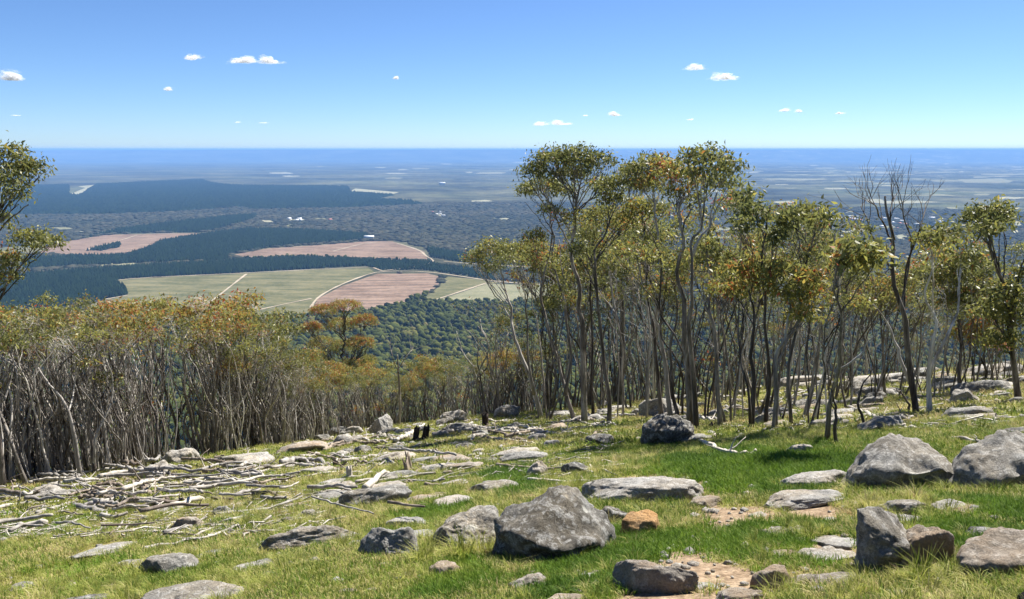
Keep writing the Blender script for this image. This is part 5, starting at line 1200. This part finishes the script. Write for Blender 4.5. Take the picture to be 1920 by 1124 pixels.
# ------------------------------------------------------------------ grass: tufts set out on the meadow by geometry nodes
def tuft(rs, n, h, spread, lean, wid, dead=0.25):
    V, F, T = [], [], []
    for k in range(n):
        a = rs.uniform(0, 6.28); rr = spread * math.sqrt(rs.uniform()); b = np.array([math.cos(a) * rr, math.sin(a) * rr, -0.01])
        a2 = a + rs.normal(0, 0.7); d = np.array([math.cos(a2), math.sin(a2), 0]); L = h * rs.uniform(0.55, 1.2); ln = lean * rs.uniform(0.3, 1.3)
        s = np.array([-d[1], d[0], 0]) * wid * rs.uniform(0.6, 1.2); s = s * math.cos(rs.uniform(0, 1.2))+ d * 0.3 * wid
        m1 = b + d * L * ln * 0.30 + np.array([0, 0, L * 0.55]); tp = b + d * L * ln + np.array([0, 0, L * (1 - 0.35 * ln)])
        i = len(V); V += [b - s, b + s, m1 + s * 0.8, m1 - s * 0.8, tp]; F.append(((i, i + 1, i + 2, i + 3), (i + 3, i + 2, i + 4))); T += [1.0 if rs.uniform() < dead else rs.uniform(0, 0.6)] * 5
    return np.array(V), [f[0] for f in F], [f[1] for f in F], T

def grass_nodes():
    ng = bpy.data.node_groups.new("tufts_on_points", 'GeometryNodeTree')
    ng.interface.new_socket("Geometry", in_out='INPUT', socket_type='NodeSocketGeometry'); ng.interface.new_socket("Geometry", in_out='OUTPUT', socket_type='NodeSocketGeometry')
    N, L = ng.nodes, ng.links
    gi, go = N.new("NodeGroupInput"), N.new("NodeGroupOutput")
    def named(nm, typ):
        n = N.new("GeometryNodeInputNamedAttribute"); n.data_type = typ; n.inputs["Name"].default_value = nm; return n.outputs["Attribute"]
    cmp_ = N.new("FunctionNodeCompare"); cmp_.data_type = 'FLOAT'; cmp_.operation = 'GREATER_THAN'; L.new(named("src", 'FLOAT'), cmp_.inputs[0]); cmp_.inputs[1].default_value = -0.5
    sep = N.new("GeometryNodeSeparateGeometry"); sep.domain = 'POINT'; L.new(gi.outputs[0], sep.inputs[0]); L.new(cmp_.outputs[0], sep.inputs["Selection"])
    sp = N.new("GeometryNodeSplitToInstances"); sp.domain = 'POINT'; L.new(sep.outputs["Selection"], sp.inputs[0])
    gid = N.new("FunctionNodeFloatToInt"); gid.rounding_mode = 'ROUND'; L.new(named("src", 'FLOAT'), gid.inputs[0]); L.new(gid.outputs[0], sp.inputs["Group ID"])
    ip = N.new("GeometryNodeInstanceOnPoints"); L.new(sep.outputs["Inverted"], ip.inputs["Points"]); L.new(sp.outputs["Instances"], ip.inputs["Instance"])
    ip.inputs["Pick Instance"].default_value = True
    pi = N.new("FunctionNodeFloatToInt"); pi.rounding_mode = 'ROUND'; L.new(named("pick", 'FLOAT'), pi.inputs[0]); L.new(pi.outputs[0], ip.inputs["Instance Index"])
    er = N.new("FunctionNodeEulerToRotation"); L.new(named("rot", 'FLOAT_VECTOR'), er.inputs[0]); L.new(er.outputs[0], ip.inputs["Rotation"])
    L.new(named("scl", 'FLOAT_VECTOR'), ip.inputs["Scale"]); L.new(ip.outputs[0], go.inputs[0])
    return ng
NG = grass_nodes()

def grass(name, label, kinds, X, Y, scl, gt, mat, rs):
    V, F4, F3, T, src = [], [], [], [], []
    for k, (v, f4, f3, t) in enumerate(kinds):
        o = sum(len(a) for a in V); V.append(v); F4.append(np.array(f4) + o); F3.append(np.array(f3) + o); T += t; src += [float(k)] * len(v)
    nv = len(T); n = len(X); Z = hlook(X, Y)
    P = np.concatenate(V + [np.stack([X, Y, Z], 1)])
    one = np.ones(nv)
    att = {"tint": np.r_[T, np.zeros(n)], "src": np.r_[src, np.full(n, -1.0)], "pick": np.r_[one * 0, rs.randint(0, len(kinds), n)], "gt": np.r_[one * 0, gt],
           "rot": np.concatenate([np.zeros((nv, 3)), np.stack([rs.normal(-0.12, .1, n), rs.normal(0.0, .1, n), rs.uniform(0, 6.28, n)], 1)]),
           "scl": np.concatenate([np.ones((nv, 3)), np.stack([scl, scl, scl * rs.uniform(.7, 1.25, n)], 1)])}
    o = obj(name, mesh_np(name, P, [np.concatenate(F3), np.concatenate(F4)], mat, False, att))
    m = o.modifiers.new("tufts", 'NODES'); m.node_group = NG
    return tag(o, label, "grass", kind="stuff")

def meadow_points(n, r0, r1, rs, p=2.0):
    r = (r0 ** p + (r1 ** p - r0 ** p) * rs.uniform(0, 1, n)) ** (1 / p); w = 1.0 if r1 < 10 else 0.86 if r1 < 20 else 0.76; a = rs.uniform(-w, w, n)
    x, y = np.sin(a) * r, np.cos(a) * r
    k = y < np.interp(x, EX, EY) + 9; return x[k], y[k]
def off_rocks(x, y, grow=1.0):
    k = np.ones(len(x), dtype=bool)
    for cx, cy, rx, ry, rz in FOOT:
        c, s = math.cos(rz), math.sin(rz); dx, dy = x - cx, y - cy; u = c * dx + s * dy; v = -s * dx + c * dy
        k &= (u / (rx * grow)) ** 2 + (v / (ry * grow)) ** 2 > 1
    return k
rs = np.random.RandomState(66)
ST = lambda n, h, sp, ln, w, dd: tuft(rs, n, h, sp, ln, w, dd)
def ring_points(rings):
    xs, ys, ss, far = [], [], [], []
    for n, r0, r1, sc, fr in rings:
        x, y = meadow_points(n, r0, r1, rs); xs.append(x); ys.append(y); ss.append(np.full(len(x), sc)); far.append(np.full(len(x), fr))
    return np.concatenate(xs), np.concatenate(ys), np.concatenate(ss), np.concatenate(far)
def split(name, label, near, wide, x, y, s, gt, far, mat):
    grass(name, label, near, x[far < 1], y[far < 1], s[far < 1], gt[far < 1], mat, rs)
    grass(name, label.replace("near", "farther"), wide, x[far > 0], y[far > 0], s[far > 0], gt[far > 0], mat, rs)
# 1. a low turf of mixed green and straw everywhere
turf_n = [ST(22, h, .09, ln, 0.0045, dd) for h, ln, dd in ((.06, .9, .35), (.05, 1.1, .5), (.075, .8, .25))]
turf_w = [ST(16, h, .16, ln, 0.010, dd) for h, ln, dd in ((.085, .9, .35), (.07, 1.1, .5), (.10, .8, .25))]
x, y, s, far = ring_points(((48000, 3.0, 9, 0.9, 0), (54000, 9, 17, 1.15, 0), (34000, 17, 32, 1.1, 1), (20000, 32, 60, 1.4, 1)))
d = emask(WD, x, y); l = emask(WLN, x, y); nz = fbm2(x, y, 1.3, 3, 12); big = fbm2(x, y, 4.2, 3, 40)
k = off_rocks(x, y, 0.9) & (rs.uniform(0, 1, len(x)) > 1.3 * d) & (rs.uniform(0, 1, len(x)) > smooth01(0.2, 0.7, l)) & (nz > -0.45)
x, y, s, far, nz, big = x[k], y[k], s[k], far[k], nz[k], big[k]
split("turf_grass", "low mixed turf on the near slope", turf_n, turf_w, x, y, s * rs.uniform(.7, 1.2, len(x)), np.clip(0.44 + 0.5 * big + 0.5 * nz + rs.normal(0, 0.16, len(x)), 0, 1), far, M["tussock"])
# 2. separate tussocks standing out of it
tus_n = [ST(70, h, .10, ln, 0.0050, dd) for h, ln, dd in ((.26, .9, .18), (.22, 1.1, .3), (.30, .8, .12), (.18, 1.15, .45))]
tus_w = [ST(34, h, .14, ln, 0.013, dd) for h, ln, dd in ((.26, .9, .18), (.22, 1.1, .3), (.20, 1.0, .4))]
x, y, s, far = ring_points(((3000, 3.0, 9, 0.62, 0), (5400, 9, 17, 0.64, 0), (5200, 17, 32, 0.62, 1), (5000, 32, 60, 0.75, 1)))
d = emask(WD, x, y); l = emask(WLN, x, y); nz = fbm2(x, y, 2.2, 3, 77)
k = off_rocks(x, y, 1.02) & (rs.uniform(0, 1, len(x)) > 1.4 * d) & (rs.uniform(0, 1, len(x)) > 1.1 * smooth01(0.1, 0.5, l)) & (nz > -0.05)
x, y, s, far, nz = x[k], y[k], s[k], far[k], nz[k]
split("tussock_grass", "pale tussocks standing on the near slope", tus_n, tus_w, x, y, s * np.clip(rs.normal(0.7, 0.28, len(x)), 0.25, 1.4), np.clip(0.28 + 0.4 * nz + rs.normal(0, 0.22, len(x)), 0, 1), far, M["tussock"])
# tufts crowding round the foot of the rocks
X, Y = [], []
for cx, cy, rx, ry, rz in FOOT:
    if cy > 22: continue
    n = int(26 * (rx + ry)); a = rs.uniform(0, 6.28, n); q = rs.uniform(0.92, 1.14, n); u, v = np.cos(a) * rx * q, np.sin(a) * ry * q
    X.append(cx + math.cos(rz) * u - math.sin(rz) * v); Y.append(cy + math.sin(rz) * u + math.cos(rz) * v)
X, Y = np.concatenate(X), np.concatenate(Y); k = (rs.uniform(0, 1, len(X)) > 1.2 * emask(WD, X, Y)) & (Y > 3); X, Y = X[k], Y[k]
grass("tussock_grass", "grass tufts crowding round the foot of the near rocks", tus_n, X, Y, rs.uniform(.22, .6, len(X)), np.clip(rs.normal(.25, .2, len(X)), 0, 1), M["tussock"], rs)
# 3. the short green lawn
lawn_n = [ST(24, h, .08, ln, 0.0045, dd) for h, ln, dd in ((.085, .7, .05), (.07, .9, .1), (.10, .6, .03))]
lawn_w = [ST(16, h, .14, ln, 0.010, dd) for h, ln, dd in ((.11, .7, .05), (.09, .9, .1))]
x, y, s, far = ring_points(((84000, 3.0, 9, 0.85, 0), (74000, 9, 17, 1.1, 0), (16000, 17, 34, 1.2, 1)))
d = emask(WD, x, y); l = emask(WLN, x, y)
k = off_rocks(x, y, 0.9) & (rs.uniform(0, 1, len(x)) > 1.3 * d) & (rs.uniform(0, 1, len(x)) < 0.12 + smooth01(0.12, 0.6, l + 0.3 * fbm2(x, y, 1.3, 3, 15)))
x, y, s, far = x[k], y[k], s[k], far[k]
split("short_grass", "short bright green grass on the near level patches", lawn_n, lawn_w, x, y, s * rs.uniform(.75, 1.25, len(x)), np.clip(0.30 + 0.5 * fbm2(x, y, 1.1, 3, 19) + rs.normal(0, .16, len(x)), 0, 1), far, M["lawn"])

# twig litter on the ground, too fine to count
rs = np.random.RandomState(71); b = MB()
for k in range(4200):
    z = rs.choice(3, p=[.5, .3, .2])
    px, py = [(rs.uniform(-20, 620), rs.uniform(868, 1010)), (rs.uniform(450, 1150), rs.uniform(770, 900)), (rs.uniform(1100, 1900), rs.uniform(700, 810))][z]
    g = ground(px, py)
    if g[1] > 60: continue
    a = rs.uniform(0, 6.28); L = rs.uniform(0.12, 0.55) * (1 + g[1] / 40); d = np.array([math.cos(a), math.sin(a), -0.3 * math.sin(a) + 0.11 * math.cos(a) + rs.normal(0, .12)])
    add_tube(b, g + np.array([0, 0, 0.03]) + d * np.linspace(-.5, .5, 3)[:, None] * L + rs.normal(0, 0.02, (3, 3)), np.array([1, .9, .5]) * rs.uniform(0.007, 0.022), 3, cap=False)
tag(obj("twig_litter", b.mesh("twig_litter", M["deadwood"], True)), "fine dead twigs strewn over the ground", kind="stuff")

# ------------------------------------------------------------------ look-alikes: say which one, counted along the picture
ORD = ["first", "second", "third", "fourth", "fifth", "sixth", "seventh", "eighth", "ninth", "tenth", "eleventh", "twelfth"]
def nth(i): return ORD[i] if i < 12 else "%d%s" % (i + 1, {1: "st", 2: "nd", 3: "rd"}.get((i + 1) % 10 if (i + 1) % 100 not in (11, 12, 13) else 0, "th"))
same = {}
for o in COL.objects:
    if o.parent is None and o.get("label") and o.get("category"): same.setdefault(o["label"], []).append(o)
for lb, os_ in same.items():
    if len(os_) < 2: continue
    os_.sort(key=lambda o: o.location.x / max(0.1, o.location.y))
    for i, o in enumerate(os_): o["label"] = "%s, %s from the left" % (lb, nth(i))
